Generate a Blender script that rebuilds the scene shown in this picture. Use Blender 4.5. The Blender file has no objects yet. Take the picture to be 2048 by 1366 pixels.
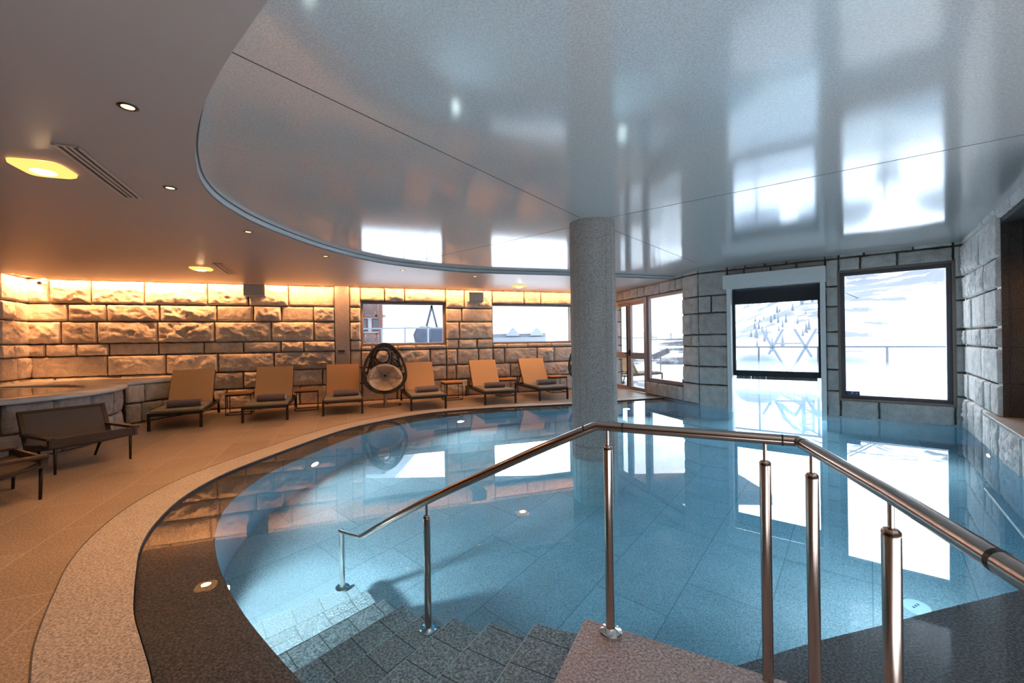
import bpy, bmesh, math, random
from mathutils import Vector, Matrix, noise
from mathutils.geometry import tessellate_polygon

C = bpy.context.scene.collection
PI = math.pi
R = math.radians

# ------------------------------------------------------------------ camera
CAM_H = 1.35
cam_data = bpy.data.cameras.new('camera')
cam_data.sensor_width = 36.0
cam_data.lens = 860.0 / 2048.0 * 36.0
cam_data.clip_start = 0.02
cam_data.clip_end = 2000
cam = bpy.data.objects.new('camera', cam_data)
C.objects.link(cam)
cam.location = (0, 0, CAM_H)
cam.rotation_euler = (Matrix.Rotation(PI / 2, 3, 'X') @ Matrix.Rotation(-0.015, 3, 'Z')).to_euler()
bpy.context.scene.camera = cam

# ------------------------------------------------------------------ sky, sun, exposure
sc = bpy.context.scene
sc.view_settings.view_transform = 'Standard'
sc.view_settings.look = 'None'
sc.view_settings.gamma = 1.0
sc.view_settings.use_curve_mapping = False
sc.view_settings.exposure = 0.95
sc.cycles.max_bounces = 10
sc.cycles.diffuse_bounces = 4
sc.cycles.glossy_bounces = 4
sc.cycles.transmission_bounces = 8
sc.cycles.transparent_max_bounces = 16
sc.cycles.sample_clamp_indirect = 6.0
sc.cycles.use_denoising = True

world = bpy.data.worlds.new('overcast_sky')
sc.world = world
world.use_nodes = True
wn = world.node_tree
wn.nodes.clear()
w_out = wn.nodes.new('ShaderNodeOutputWorld')
w_bg = wn.nodes.new('ShaderNodeBackground')
w_bg.inputs['Color'].default_value = (0.80, 0.90, 1.0, 1)
w_bg.inputs['Strength'].default_value = 2.4
wn.links.new(w_bg.outputs[0], w_out.inputs[0])

sun_d = bpy.data.lights.new('hazy_sun', 'SUN')
sun_d.energy = 9.5
sun_d.angle = R(110)
sun_d.color = (0.88, 0.95, 1.0)
sun = bpy.data.objects.new('hazy_sun', sun_d)
C.objects.link(sun)
sun_dir = Vector((-0.38, -0.82, -0.40)).normalized()
sun.rotation_euler = sun_dir.to_track_quat('-Z', 'Y').to_euler()

WARM = (1.0, 0.43, 0.16)
WARM2 = (1.0, 0.46, 0.15)
COVE_W = 18.0          # watts per metre of cove strip
DOWN_W = 60.0
POOL_W = 11.5


# ------------------------------------------------------------------ helpers
def link(o, parent=None):
    C.objects.link(o)
    if parent:
        o.parent = parent
    return o


def tag(o, label, cat, group=None, kind=None):
    o['label'] = label
    o['category'] = cat
    if group:
        o['group'] = group
    if kind:
        o['kind'] = kind
    return o


def thing(name, label, cat, loc=(0, 0, 0), rotz=0.0, group=None):
    o = bpy.data.objects.new(name, None)
    o.empty_display_size = 0.1
    link(o)
    o.location = loc
    o.rotation_euler = (0, 0, rotz)
    return tag(o, label, cat, group)


class MB:
    def __init__(self):
        self.v = []
        self.f = []
        self.m = []
        self.c = None

    def add(self, vs, fs, mi=0):
        n = len(self.v)
        self.v += [tuple(p) for p in vs]
        self.f += [tuple(i + n for i in f) for f in fs]
        self.m += [mi] * len(fs)
        return self

    def box(self, x0, x1, y0, y1, z0, z1, mi=0, M=None):
        vs = [(x, y, z) for z in (z0, z1) for y in (y0, y1) for x in (x0, x1)]
        if M is not None:
            vs = [M @ Vector(p) for p in vs]
        return self.add(vs, [(0, 2, 3, 1), (4, 5, 7, 6), (0, 1, 5, 4), (2, 6, 7, 3), (0, 4, 6, 2), (1, 3, 7, 5)], mi)

    def bar(self, a, b, w, h, mi=0, up=(0, 0, 1)):
        a, b = Vector(a), Vector(b)
        d = (b - a)
        L = d.length
        d.normalize()
        u = Vector(up)
        s = d.cross(u)
        if s.length < 1e-4:
            s = d.cross(Vector((1, 0, 0)))
        s.normalize()
        t = s.cross(d)
        M = Matrix((s, d, t)).transposed().to_4x4()
        M.translation = a
        return self.box(-w / 2, w / 2, 0, L, -h / 2, h / 2, mi, M)

    def tube(self, path, r, n=12, mi=0, closed=False, cap=True):
        path = [Vector(p) for p in path]
        N = len(path)
        rad = r if callable(r) else (lambda i: r)
        T = []
        for i in range(N):
            if closed:
                t = (path[(i + 1) % N] - path[i]).normalized() + (path[i] - path[i - 1]).normalized()
            elif i == 0:
                t = path[1] - path[0]
            elif i == N - 1:
                t = path[-1] - path[-2]
            else:
                t = (path[i + 1] - path[i]).normalized() + (path[i] - path[i - 1]).normalized()
            T.append(t.normalized())
        ref = Vector((0, 0, 1)) if abs(T[0].z) < 0.9 else Vector((1, 0, 0))
        u = T[0].cross(ref).normalized()
        vs, fs = [], []
        for i in range(N):
            u = (u - T[i] * u.dot(T[i])).normalized()
            w = T[i].cross(u)
            k = 1.0
            if 0 < i < N - 1 or closed:
                a = (path[i] - path[i - 1]).normalized()
                k = 1.0 / max(0.6, abs(a.dot(T[i])))
                bis = (path[(i + 1) % N] - path[i]).normalized() - a
                bis = bis.normalized() if bis.length > 1e-4 else None
            else:
                bis = None
            for j in range(n):
                ang = 2 * PI * j / n
                off = (u * math.cos(ang) + w * math.sin(ang)) * rad(i)
                if bis is not None:
                    off += bis * off.dot(bis) * (k - 1)
                vs.append(path[i] + off)
        M = N if closed else N - 1
        for i in range(M):
            for j in range(n):
                a, b = i * n + j, i * n + (j + 1) % n
                c, d = ((i + 1) % N) * n + (j + 1) % n, ((i + 1) % N) * n + j
                fs.append((a, b, c, d))
        if cap and not closed:
            fs.append(tuple(range(n - 1, -1, -1)))
            fs.append(tuple(range((N - 1) * n, N * n)))
        return self.add(vs, fs, mi)

    def lathe(self, prof, n=32, origin=(0, 0, 0), mi=0, cap=True):
        ox, oy, oz = origin
        vs, fs = [], []
        for (r, z) in prof:
            for j in range(n):
                a = 2 * PI * j / n
                vs.append((ox + r * math.cos(a), oy + r * math.sin(a), oz + z))
        for i in range(len(prof) - 1):
            for j in range(n):
                fs.append((i * n + j, i * n + (j + 1) % n, (i + 1) * n + (j + 1) % n, (i + 1) * n + j))
        if cap:
            fs.append(tuple(range(n - 1, -1, -1)))
            fs.append(tuple(range((len(prof) - 1) * n, len(prof) * n)))
        return self.add(vs, fs, mi)

    def prism(self, poly, z0, z1, mi=0, mi_side=None, bottom=True):
        n = len(poly)
        if sum(poly[i][0] * poly[(i + 1) % n][1] - poly[(i + 1) % n][0] * poly[i][1] for i in range(n)) < 0:
            poly = poly[::-1]
        tri = tessellate_polygon([[Vector((p[0], p[1], 0)) for p in poly]])
        vs = [(p[0], p[1], z1) for p in poly] + [(p[0], p[1], z0) for p in poly]
        top = []
        for t in tri:
            a, b, c = [Vector((poly[i][0], poly[i][1], 0)) for i in t]
            top.append(t if (b - a).cross(c - a).z > 0 else t[::-1])
        self.add(vs, top, mi)
        base = len(self.v) - 2 * n
        ms = mi if mi_side is None else mi_side
        for i in range(n):
            j = (i + 1) % n
            self.f.append((base + j, base + i, base + n + i, base + n + j)[::-1] if False else (base + i, base + n + i, base + n + j, base + j))
            self.m.append(ms)
        if bottom:
            for t in top:
                self.f.append(tuple(base + n + i for i in t[::-1]))
                self.m.append(ms)
        return self

    def flat(self, loops, z, up=True, mi=0):
        lp = [[Vector((p[0], p[1], 0)) for p in L] for L in loops]
        tri = tessellate_polygon(lp)
        allp = [p for L in lp for p in L]
        fs = []
        for t in tri:
            a, b, c = [allp[i] for i in t]
            cr = (b - a).cross(c - a).z
            if abs(cr) < 1e-9:
                continue
            fs.append(tuple(t) if (cr > 0) == up else tuple(t)[::-1])
        return self.add([(p.x, p.y, z) for p in allp], fs, mi)

    def strip(self, pts, z0, z1, mi=0, closed=False):
        n = len(pts)
        vs = [(p[0], p[1], z0) for p in pts] + [(p[0], p[1], z1) for p in pts]
        fs = [(i, (i + 1) % n, n + (i + 1) % n, n + i) for i in range(n if closed else n - 1)]
        return self.add(vs, fs, mi)

    def build(self, name, mat, parent=None, smooth=False, bevel=0.0, segs=2, sub=0, kind=None, weld=False):
        me = bpy.data.meshes.new(name)
        me.from_pydata(self.v, [], self.f)
        mats = mat if isinstance(mat, (list, tuple)) else [mat]
        for m in mats:
            me.materials.append(m)
        if len(mats) > 1:
            me.polygons.foreach_set('material_index', self.m)
        if smooth:
            me.polygons.foreach_set('use_smooth', [True] * len(me.polygons))
        if self.c is not None:
            at = me.color_attributes.new('tone', 'FLOAT_COLOR', 'POINT')
            flat = []
            for c in self.c:
                flat += [c, c, c, 1.0]
            at.data.foreach_set('color', flat)
        me.update()
        o = bpy.data.objects.new(name, me)
        link(o, parent)
        if bevel > 0:
            b = o.modifiers.new('bevel', 'BEVEL')
            b.width = bevel
            b.segments = segs
            b.limit_method = 'ANGLE'
            b.angle_limit = R(40)
        if sub:
            s = o.modifiers.new('sub', 'SUBSURF')
            s.levels = sub
            s.render_levels = sub
        if kind:
            o['kind'] = kind
        return o


def smooth_auto(o, ang=35):
    me = o.data
    bm = bmesh.new()
    bm.from_mesh(me)
    for f in bm.faces:
        f.smooth = True
    for e in bm.edges:
        if len(e.link_faces) == 2 and e.calc_face_angle(0) > R(ang):
            e.smooth = False
    bm.to_mesh(me)
    bm.free()
    return o


def catmull(pts, sub=6):
    P = [Vector(p) for p in pts]
    out = []
    for i in range(len(P) - 1):
        p0, p1, p2, p3 = P[max(i - 1, 0)], P[i], P[i + 1], P[min(i + 2, len(P) - 1)]
        for k in range(sub):
            t = k / sub
            out.append(0.5 * ((2 * p1) + (p2 - p0) * t + (2 * p0 - 5 * p1 + 4 * p2 - p3) * t * t + (3 * p1 - p0 - 3 * p2 + p3) * t ** 3))
    out.append(P[-1])
    return out


def copy_tree(o, parent=None):
    c = o.copy()
    C.objects.link(c)
    if parent:
        c.parent = parent
    for ch in list(o.children):
        copy_tree(ch, c)
    return c


# ------------------------------------------------------------------ materials
def new_mat(name):
    m = bpy.data.materials.new(name)
    m.use_nodes = True
    nt = m.node_tree
    nt.nodes.clear()
    out = nt.nodes.new('ShaderNodeOutputMaterial')
    return m, nt, out


def node(nt, typ, **kw):
    n = nt.nodes.new(typ)
    for k, v in kw.items():
        if k in ('inputs',):
            for a, b in v.items():
                n.inputs[a].default_value = b
        else:
            setattr(n, k, v)
    return n


def ramp(nt, stops):
    n = nt.nodes.new('ShaderNodeValToRGB')
    el = n.color_ramp.elements
    while len(el) < len(stops):
        el.new(0.5)
    for e, (p, c) in zip(el, stops):
        e.position = p
        e.color = (*c, 1) if len(c) == 3 else c
    return n


def principled(nt, out, color=(0.5, 0.5, 0.5), rough=0.5, metal=0.0, ior=1.45, spec=0.5):
    b = nt.nodes.new('ShaderNodeBsdfPrincipled')
    b.inputs['Base Color'].default_value = (*color, 1)
    b.inputs['Roughness'].default_value = rough
    b.inputs['Metallic'].default_value = metal
    b.inputs['IOR'].default_value = ior
    b.inputs['Specular IOR Level'].default_value = spec
    nt.links.new(b.outputs[0], out.inputs['Surface'])
    return b


def plain(name, color, rough=0.5, metal=0.0, var=0.06, scale=30.0, bump=0.0, spec=0.5, stretch=None):
    m, nt, out = new_mat(name)
    b = principled(nt, out, color, rough, metal, spec=spec)
    tc = node(nt, 'ShaderNodeTexCoord')
    src = tc.outputs['Object']
    if stretch:
        mp = node(nt, 'ShaderNodeMapping')
        mp.inputs['Scale'].default_value = stretch
        nt.links.new(src, mp.inputs[0])
        src = mp.outputs[0]
    nz = node(nt, 'ShaderNodeTexNoise', inputs={'Scale': scale, 'Detail': 4.0})
    nt.links.new(src, nz.inputs['Vector'])
    lo = tuple(max(0, c * (1 - var)) for c in color)
    hi = tuple(min(1, c * (1 + var)) for c in color)
    rp = ramp(nt, [(0.3, lo), (0.7, hi)])
    nt.links.new(nz.outputs['Fac'], rp.inputs[0])
    nt.links.new(rp.outputs[0], b.inputs['Base Color'])
    if bump:
        bp = node(nt, 'ShaderNodeBump', inputs={'Strength': bump, 'Distance': 0.01})
        nt.links.new(nz.outputs['Fac'], bp.inputs['Height'])
        nt.links.new(bp.outputs[0], b.inputs['Normal'])
    return m


def emit(name, color, strength):
    m, nt, out = new_mat(name)
    e = node(nt, 'ShaderNodeEmission')
    e.inputs['Color'].default_value = (*color, 1)
    e.inputs['Strength'].default_value = strength
    nt.links.new(e.outputs[0], out.inputs['Surface'])
    return m


def granite(name, dark, mid, light, rough=0.45, fine=190.0, tile=None, bump=0.05, spec=0.5, joint=(0.5, 0.45, 0.4)):
    """Speckled granite; tile = (angle, row height, slab length, joint width)."""
    m, nt, out = new_mat(name)
    b = principled(nt, out, mid, rough, spec=spec)
    tc = node(nt, 'ShaderNodeTexCoord')
    n1 = node(nt, 'ShaderNodeTexNoise', inputs={'Scale': fine, 'Detail': 3.0, 'Roughness': 0.7})
    n2 = node(nt, 'ShaderNodeTexNoise', inputs={'Scale': 2.3, 'Detail': 3.0})
    nt.links.new(tc.outputs['Object'], n1.inputs['Vector'])
    nt.links.new(tc.outputs['Object'], n2.inputs['Vector'])
    rp = ramp(nt, [(0.33, dark), (0.5, mid), (0.68, light)])
    nt.links.new(n1.outputs['Fac'], rp.inputs[0])
    mx = node(nt, 'ShaderNodeMix', data_type='RGBA', blend_type='MULTIPLY')
    mx.inputs['Factor'].default_value = 1.0
    r2 = ramp(nt, [(0.3, (0.86, 0.86, 0.86)), (0.7, (1.0, 1.0, 1.0))])
    nt.links.new(n2.outputs['Fac'], r2.inputs[0])
    nt.links.new(rp.outputs[0], mx.inputs[6])
    nt.links.new(r2.outputs[0], mx.inputs[7])
    col = mx.outputs[2]
    if tile:
        ang, row, ln, jw = tile
        mp = node(nt, 'ShaderNodeMapping')
        mp.inputs['Rotation'].default_value = (0, 0, -R(ang))
        nt.links.new(tc.outputs['Object'], mp.inputs[0])
        br = node(nt, 'ShaderNodeTexBrick', inputs={'Scale': 1.0, 'Brick Width': ln, 'Row Height': row, 'Mortar Size': jw, 'Mortar Smooth': 0.0, 'Bias': 0.0})
        br.offset = 0.37
        br.inputs['Color1'].default_value = (0.86, 0.86, 0.86, 1)
        br.inputs['Color2'].default_value = (1.06, 1.06, 1.06, 1)
        br.inputs['Mortar'].default_value = (1, 1, 1, 1)
        nt.links.new(mp.outputs[0], br.inputs['Vector'])
        m2 = node(nt, 'ShaderNodeMix', data_type='RGBA', blend_type='MULTIPLY')
        m2.inputs['Factor'].default_value = 1.0
        nt.links.new(col, m2.inputs[6])
        nt.links.new(br.outputs['Color'], m2.inputs[7])
        m3 = node(nt, 'ShaderNodeMix', data_type='RGBA')
        nt.links.new(br.outputs['Fac'], m3.inputs['Factor'])
        nt.links.new(m2.outputs[2], m3.inputs[6])
        m3.inputs[7].default_value = (*joint, 1)
        col = m3.outputs[2]
    nt.links.new(col, b.inputs['Base Color'])
    if bump:
        bp = node(nt, 'ShaderNodeBump', inputs={'Strength': bump, 'Distance': 0.004})
        nt.links.new(n1.outputs['Fac'], bp.inputs['Height'])
        nt.links.new(bp.outputs[0], b.inputs['Normal'])
    return m


def rock_face(name, dark, mid, light, bump=0.5):
    m, nt, out = new_mat(name)
    b = principled(nt, out, mid, 0.85, spec=0.25)
    tc = node(nt, 'ShaderNodeTexCoord')
    at = node(nt, 'ShaderNodeAttribute', attribute_name='tone')
    n1 = node(nt, 'ShaderNodeTexNoise', inputs={'Scale': 70.0, 'Detail': 5.0, 'Roughness': 0.65})
    n2 = node(nt, 'ShaderNodeTexNoise', inputs={'Scale': 7.0, 'Detail': 5.0, 'Roughness': 0.6})
    n3 = node(nt, 'ShaderNodeTexNoise', inputs={'Scale': 16.0, 'Detail': 6.0, 'Roughness': 0.6})
    for n in (n1, n2, n3):
        nt.links.new(tc.outputs['Object'], n.inputs['Vector'])
    rp = ramp(nt, [(0.32, dark), (0.5, mid), (0.68, light)])
    ad = node(nt, 'ShaderNodeMath', operation='MULTIPLY_ADD')
    nt.links.new(n1.outputs['Fac'], ad.inputs[0])
    ad.inputs[1].default_value = 0.55
    a2 = node(nt, 'ShaderNodeMath', operation='MULTIPLY')
    nt.links.new(n2.outputs['Fac'], a2.inputs[0])
    a2.inputs[1].default_value = 0.45
    nt.links.new(a2.outputs[0], ad.inputs[2])
    nt.links.new(ad.outputs[0], rp.inputs[0])
    mx = node(nt, 'ShaderNodeMix', data_type='RGBA', blend_type='MULTIPLY')
    mx.inputs['Factor'].default_value = 1.0
    nt.links.new(rp.outputs[0], mx.inputs[6])
    nt.links.new(at.outputs['Color'], mx.inputs[7])
    nt.links.new(mx.outputs[2], b.inputs['Base Color'])
    bp = node(nt, 'ShaderNodeBump', inputs={'Strength': bump, 'Distance': 0.02})
    nt.links.new(n3.outputs['Fac'], bp.inputs['Height'])
    nt.links.new(bp.outputs[0], b.inputs['Normal'])
    return m


def glass_mat(name, tint=(1, 1, 1), refl=1.0):
    m, nt, out = new_mat(name)
    tr = node(nt, 'ShaderNodeBsdfTransparent')
    tr.inputs['Color'].default_value = (*tint, 1)
    gl = node(nt, 'ShaderNodeBsdfGlossy')
    gl.inputs['Roughness'].default_value = 0.0
    fr = node(nt, 'ShaderNodeFresnel', inputs={'IOR': 1.35})
    mu = node(nt, 'ShaderNodeMath', operation='MULTIPLY')
    mu.inputs[1].default_value = refl
    nt.links.new(fr.outputs[0], mu.inputs[0])
    mx = node(nt, 'ShaderNodeMixShader')
    nt.links.new(mu.outputs[0], mx.inputs[0])
    nt.links.new(tr.outputs[0], mx.inputs[1])
    nt.links.new(gl.outputs[0], mx.inputs[2])
    nt.links.new(mx.outputs[0], out.inputs['Surface'])
    return m


def brushed_steel(name, color, rough):
    m, nt, out = new_mat(name)
    b = principled(nt, out, color, rough, 1.0)
    b.inputs['Anisotropic'].default_value = 0.5
    tc = node(nt, 'ShaderNodeTexCoord')
    nz = node(nt, 'ShaderNodeTexNoise', inputs={'Scale': 60.0, 'Detail': 3.0})
    nt.links.new(tc.outputs['Object'], nz.inputs['Vector'])
    rp = ramp(nt, [(0.3, (rough * 0.94,) * 3), (0.7, (rough * 1.06,) * 3)])
    nt.links.new(nz.outputs['Fac'], rp.inputs[0])
    nt.links.new(rp.outputs[0], b.inputs['Roughness'])
    return m


def panel_mat():
    """Lacquered, finely speckled stretch panels of the raised ceiling field."""
    m, nt, out = new_mat('lacquered_ceiling')
    b = principled(nt, out, (0.60, 0.58, 0.57), 0.095, ior=2.6)
    tc = node(nt, 'ShaderNodeTexCoord')
    nz = node(nt, 'ShaderNodeTexNoise', inputs={'Scale': 95.0, 'Detail': 2.0, 'Roughness': 0.7})
    nt.links.new(tc.outputs['Object'], nz.inputs['Vector'])
    rp = ramp(nt, [(0.32, (0.50, 0.485, 0.475)), (0.68, (0.69, 0.67, 0.66))])
    nt.links.new(nz.outputs['Fac'], rp.inputs[0])
    nt.links.new(rp.outputs[0], b.inputs['Base Color'])
    bp = node(nt, 'ShaderNodeBump', inputs={'Strength': 0.035, 'Distance': 0.003})
    nt.links.new(nz.outputs['Fac'], bp.inputs['Height'])
    nt.links.new(bp.outputs[0], b.inputs['Normal'])
    return m


def water_mat():
    m, nt, out = new_mat('pool_water')
    g = node(nt, 'ShaderNodeBsdfGlass', inputs={'IOR': 1.33, 'Roughness': 0.0})
    tc = node(nt, 'ShaderNodeTexCoord')
    n1 = node(nt, 'ShaderNodeTexNoise', inputs={'Scale': 1.6, 'Detail': 1.0})
    nt.links.new(tc.outputs['Object'], n1.inputs['Vector'])
    prev = n1.outputs['Fac']
    # two places where an inlet jet wrinkles the surface
    hsum = node(nt, 'ShaderNodeMath', operation='MULTIPLY')
    nt.links.new(prev, hsum.inputs[0])
    hsum.inputs[1].default_value = 0.12
    acc = hsum.outputs[0]
    for (cx, cy, rr) in ((0.55, 7.6, 0.55), (5.2, 5.9, 0.5), (-2.0, 6.6, 0.4)):
        vm = node(nt, 'ShaderNodeVectorMath', operation='DISTANCE')
        vm.inputs[1].default_value = (cx, cy, -0.02)
        nt.links.new(tc.outputs['Object'], vm.inputs[0])
        mr = node(nt, 'ShaderNodeMapRange')
        mr.inputs['From Min'].default_value = rr
        mr.inputs['From Max'].default_value = 0.05
        mr.inputs['To Min'].default_value = 0.0
        mr.inputs['To Max'].default_value = 1.0
        nt.links.new(vm.outputs['Value'], mr.inputs['Value'])
        n2 = node(nt, 'ShaderNodeTexNoise', inputs={'Scale': 14.0, 'Detail': 2.0})
        nt.links.new(tc.outputs['Object'], n2.inputs['Vector'])
        ml = node(nt, 'ShaderNodeMath', operation='MULTIPLY_ADD')
        nt.links.new(mr.outputs[0], ml.inputs[0])
        nt.links.new(n2.outputs['Fac'], ml.inputs[1])
        nt.links.new(acc, ml.inputs[2])
        acc = ml.outputs[0]
    bp = node(nt, 'ShaderNodeBump', inputs={'Strength': 0.25, 'Distance': 0.012})
    nt.links.new(acc, bp.inputs['Height'])
    nt.links.new(bp.outputs[0], g.inputs['Normal'])
    nt.links.new(g.outputs[0], out.inputs['Surface'])
    va = node(nt, 'ShaderNodeVolumeAbsorption')
    va.inputs['Color'].default_value = (0.42, 0.815, 0.955, 1)
    va.inputs['Density'].default_value = 0.52
    nt.links.new(va.outputs[0], out.inputs['Volume'])
    return m


M_deck = granite('deck_granite', (0.15, 0.105, 0.075), (0.34, 0.255, 0.195), (0.55, 0.45, 0.375), 0.42, 85, (111, 0.5, 1.05, 0.003), joint=(0.46, 0.41, 0.36))
M_coping = granite('coping_granite', (0.15, 0.125, 0.11), (0.42, 0.365, 0.33), (0.68, 0.62, 0.58), 0.45, 90)
M_ledge = granite('wet_ledge_granite', (0.04, 0.03, 0.024), (0.17, 0.13, 0.105), (0.36, 0.29, 0.25), 0.5, 85)
M_land = granite('landing_granite', (0.17, 0.135, 0.13), (0.50, 0.40, 0.385), (0.80, 0.70, 0.68), 0.5, 85, (31, 0.36, 0.5, 0.003), joint=(0.45, 0.30, 0.22))
M_poolfloor = granite('pool_floor_granite', (0.24, 0.26, 0.27), (0.45, 0.47, 0.48), (0.66, 0.68, 0.69), 0.5, 95, (50.3, 0.584, 1.2, 0.0035), joint=(0.22, 0.24, 0.25))
M_poolwall = granite('pool_wall_granite', (0.25, 0.27, 0.28), (0.40, 0.42, 0.43), (0.58, 0.60, 0.60), 0.5, 95)
M_smooth = granite('smooth_granite', (0.15, 0.13, 0.125), (0.36, 0.32, 0.305), (0.54, 0.49, 0.47), 0.55, 110)
M_column = granite('column_granite', (0.16, 0.145, 0.13), (0.42, 0.385, 0.36), (0.62, 0.58, 0.55), 0.6, 95)
M_rock_back = rock_face('split_stone_back', (0.32, 0.27, 0.22), (0.56, 0.48, 0.41), (0.74, 0.66, 0.58), 0.7)
M_rock_side = rock_face('split_stone_side', (0.36, 0.34, 0.325), (0.60, 0.575, 0.55), (0.78, 0.76, 0.73), 0.45)
M_rock_tub = rock_face('split_stone_tub', (0.22, 0.20, 0.20), (0.42, 0.39, 0.39), (0.60, 0.57, 0.57), 0.5)
M_mortar = plain('mortar_joint', (0.10, 0.085, 0.07), 0.95, var=0.2)
M_ceil = plain('ceiling_paint', (0.43, 0.355, 0.325), 0.40, var=0.01, scale=3, spec=0.4)
M_panel = panel_mat()
M_rim = plain('ceiling_rim_paint', (0.72, 0.74, 0.76), 0.4, var=0.01)
M_seam = plain('dark_seam', (0.06, 0.06, 0.065), 0.7, var=0.02)
M_plain_wall = plain('plaster_wall', (0.085, 0.05, 0.034), 0.8, var=0.03, scale=4)
M_roof = plain('roof_slab', (0.2, 0.2, 0.2), 0.9)
M_steel = brushed_steel('brushed_steel', (0.50, 0.385, 0.32), 0.20)
M_steel2 = brushed_steel('polished_steel', (0.72, 0.70, 0.68), 0.14)
M_bronze = plain('bronze_metal', (0.045, 0.035, 0.028), 0.42, 0.6, var=0.1)
M_black = plain('black_metal', (0.02, 0.018, 0.017), 0.45, 0.3, var=0.1)
M_tan = plain('tan_canvas', (0.60, 0.34, 0.16), 0.85, var=0.05, scale=220, bump=0.08)
M_seatpad = plain('taupe_canvas', (0.26, 0.21, 0.165), 0.85, var=0.06, scale=220, bump=0.08)
M_towel = plain('plum_towel', (0.17, 0.125, 0.13), 0.95, var=0.12, scale=300, bump=0.4)
M_towel_in = plain('pale_towel_edge', (0.42, 0.42, 0.50), 0.95, var=0.1, scale=300, bump=0.3)
M_wood = plain('oiled_teak', (0.50, 0.22, 0.075), 0.5, var=0.25, scale=14, stretch=(1, 9, 9))
M_chairwood = plain('dark_walnut', (0.045, 0.028, 0.018), 0.45, var=0.2, scale=12, stretch=(1, 8, 8))
M_chaircanvas = plain('brown_sling', (0.12, 0.095, 0.085), 0.8, var=0.06, scale=200, bump=0.05)
M_rattan = plain('black_rattan', (0.035, 0.025, 0.022), 0.5, var=0.2, scale=60)
M_cushion = plain('beige_cushion', (0.64, 0.53, 0.43), 0.9, var=0.05, scale=150, bump=0.1)
M_winframe = plain('bronze_window_frame', (0.34, 0.285, 0.275), 0.45, 0.2, var=0.04)
M_darkframe = plain('aubergine_window_frame', (0.12, 0.105, 0.125), 0.4, 0.2, var=0.04)
M_whitemetal = plain('white_casing', (0.86, 0.88, 0.87), 0.45, var=0.02)
M_blackfab = plain('black_roller_fabric', (0.025, 0.024, 0.03), 0.7, var=0.05)
M_glass = glass_mat('window_glass', (0.97, 0.985, 1.0), 0.8)
M_vinyl = glass_mat('clear_vinyl', (0.93, 0.96, 1.0), 1.0)
M_balglass = glass_mat('balustrade_glass', (0.93, 0.96, 0.98), 0.8)
M_water = water_mat()
M_speaker = plain('grey_speaker', (0.42, 0.40, 0.41), 0.6, var=0.04, scale=200, bump=0.1)
M_white = plain('white_plastic', (0.75, 0.74, 0.72), 0.4, var=0.02)
M_tubtop = plain('white_solid_surface', (0.66, 0.66, 0.67), 0.16, var=0.02)
M_blue = plain('blue_sign', (0.01, 0.03, 0.16), 0.4, var=0.02)
M_down = emit('downlight_glow', (1.0, 0.55, 0.20), 2.6)
M_square = emit('square_lamp_glow', (1.0, 0.44, 0.11), 1.1)
M_square_core = emit('square_lamp_bulb', (1.0, 0.66, 0.32), 110.0)
M_led = emit('led_strip_glow', (1.0, 0.55, 0.2), 12.0)
M_lens = emit('pool_lamp_glow', (0.85, 1.0, 0.93), 45.0)
M_vent = plain('vent_metal', (0.62, 0.50, 0.42), 0.4, 0.3, var=0.05)
M_snow = plain('snow', (0.84, 0.87, 0.91), 0.8, var=0.02, scale=0.4)

# ------------------------------------------------------------------ plan of the room
ZW = -0.02
ZC = 2.665     # painted ceiling
ZP = 2.735     # lacquered field
ZTOP = 3.0
A = Vector((-9.15, 8.14)); B = Vector((2.85, 12.34)); Cc = Vector((3.80, 8.78)); D = Vector((6.70, 6.37))
E = Vector((4.00, 3.045))
ROWS = [0.0, 0.42, 0.785, 1.19, 1.43, 1.865, 2.21, 2.68, 2.96]


class Frame:
    """Vertical wall plane: s along A->B, d towards the room, z up."""
    def __init__(self, a, b, room_left):
        self.a = Vector(a)
        self.u = (Vector(b) - self.a)
        self.L = self.u.length
        self.u.normalize()
        n = Vector((-self.u.y, self.u.x))
        self.n = n if room_left else -n
        self.flip = not room_left

    def p(self, s, d, z):
        q = self.a + self.u * s + self.n * d
        return Vector((q.x, q.y, z))

    def q(self, s, d):
        q = self.a + self.u * s + self.n * d
        return (q.x, q.y)

    def box(self, mb, s0, s1, d0, d1, z0, z1, mi=0):
        vs = [self.p(s, d, z) for z in (z0, z1) for d in (d0, d1) for s in (s0, s1)]
        fs = [(0, 2, 3, 1), (4, 5, 7, 6), (0, 1, 5, 4), (2, 6, 7, 3), (0, 4, 6, 2), (1, 3, 7, 5)]
        if self.flip:
            fs = [f[::-1] for f in fs]
        mb.add(vs, fs, mi)

    def matrix(self, s, d, z):
        """local x along s, local y into the room, z up"""
        M = Matrix.Identity(4)
        x = Vector((self.u.x, self.u.y, 0)); y = Vector((self.n.x, self.n.y, 0))
        for i in range(3):
            M[i][0] = x[i]; M[i][1] = y[i]; M[i][2] = (0, 0, 1)[i]
        M.translation = self.p(s, d, z)
        return M


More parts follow.
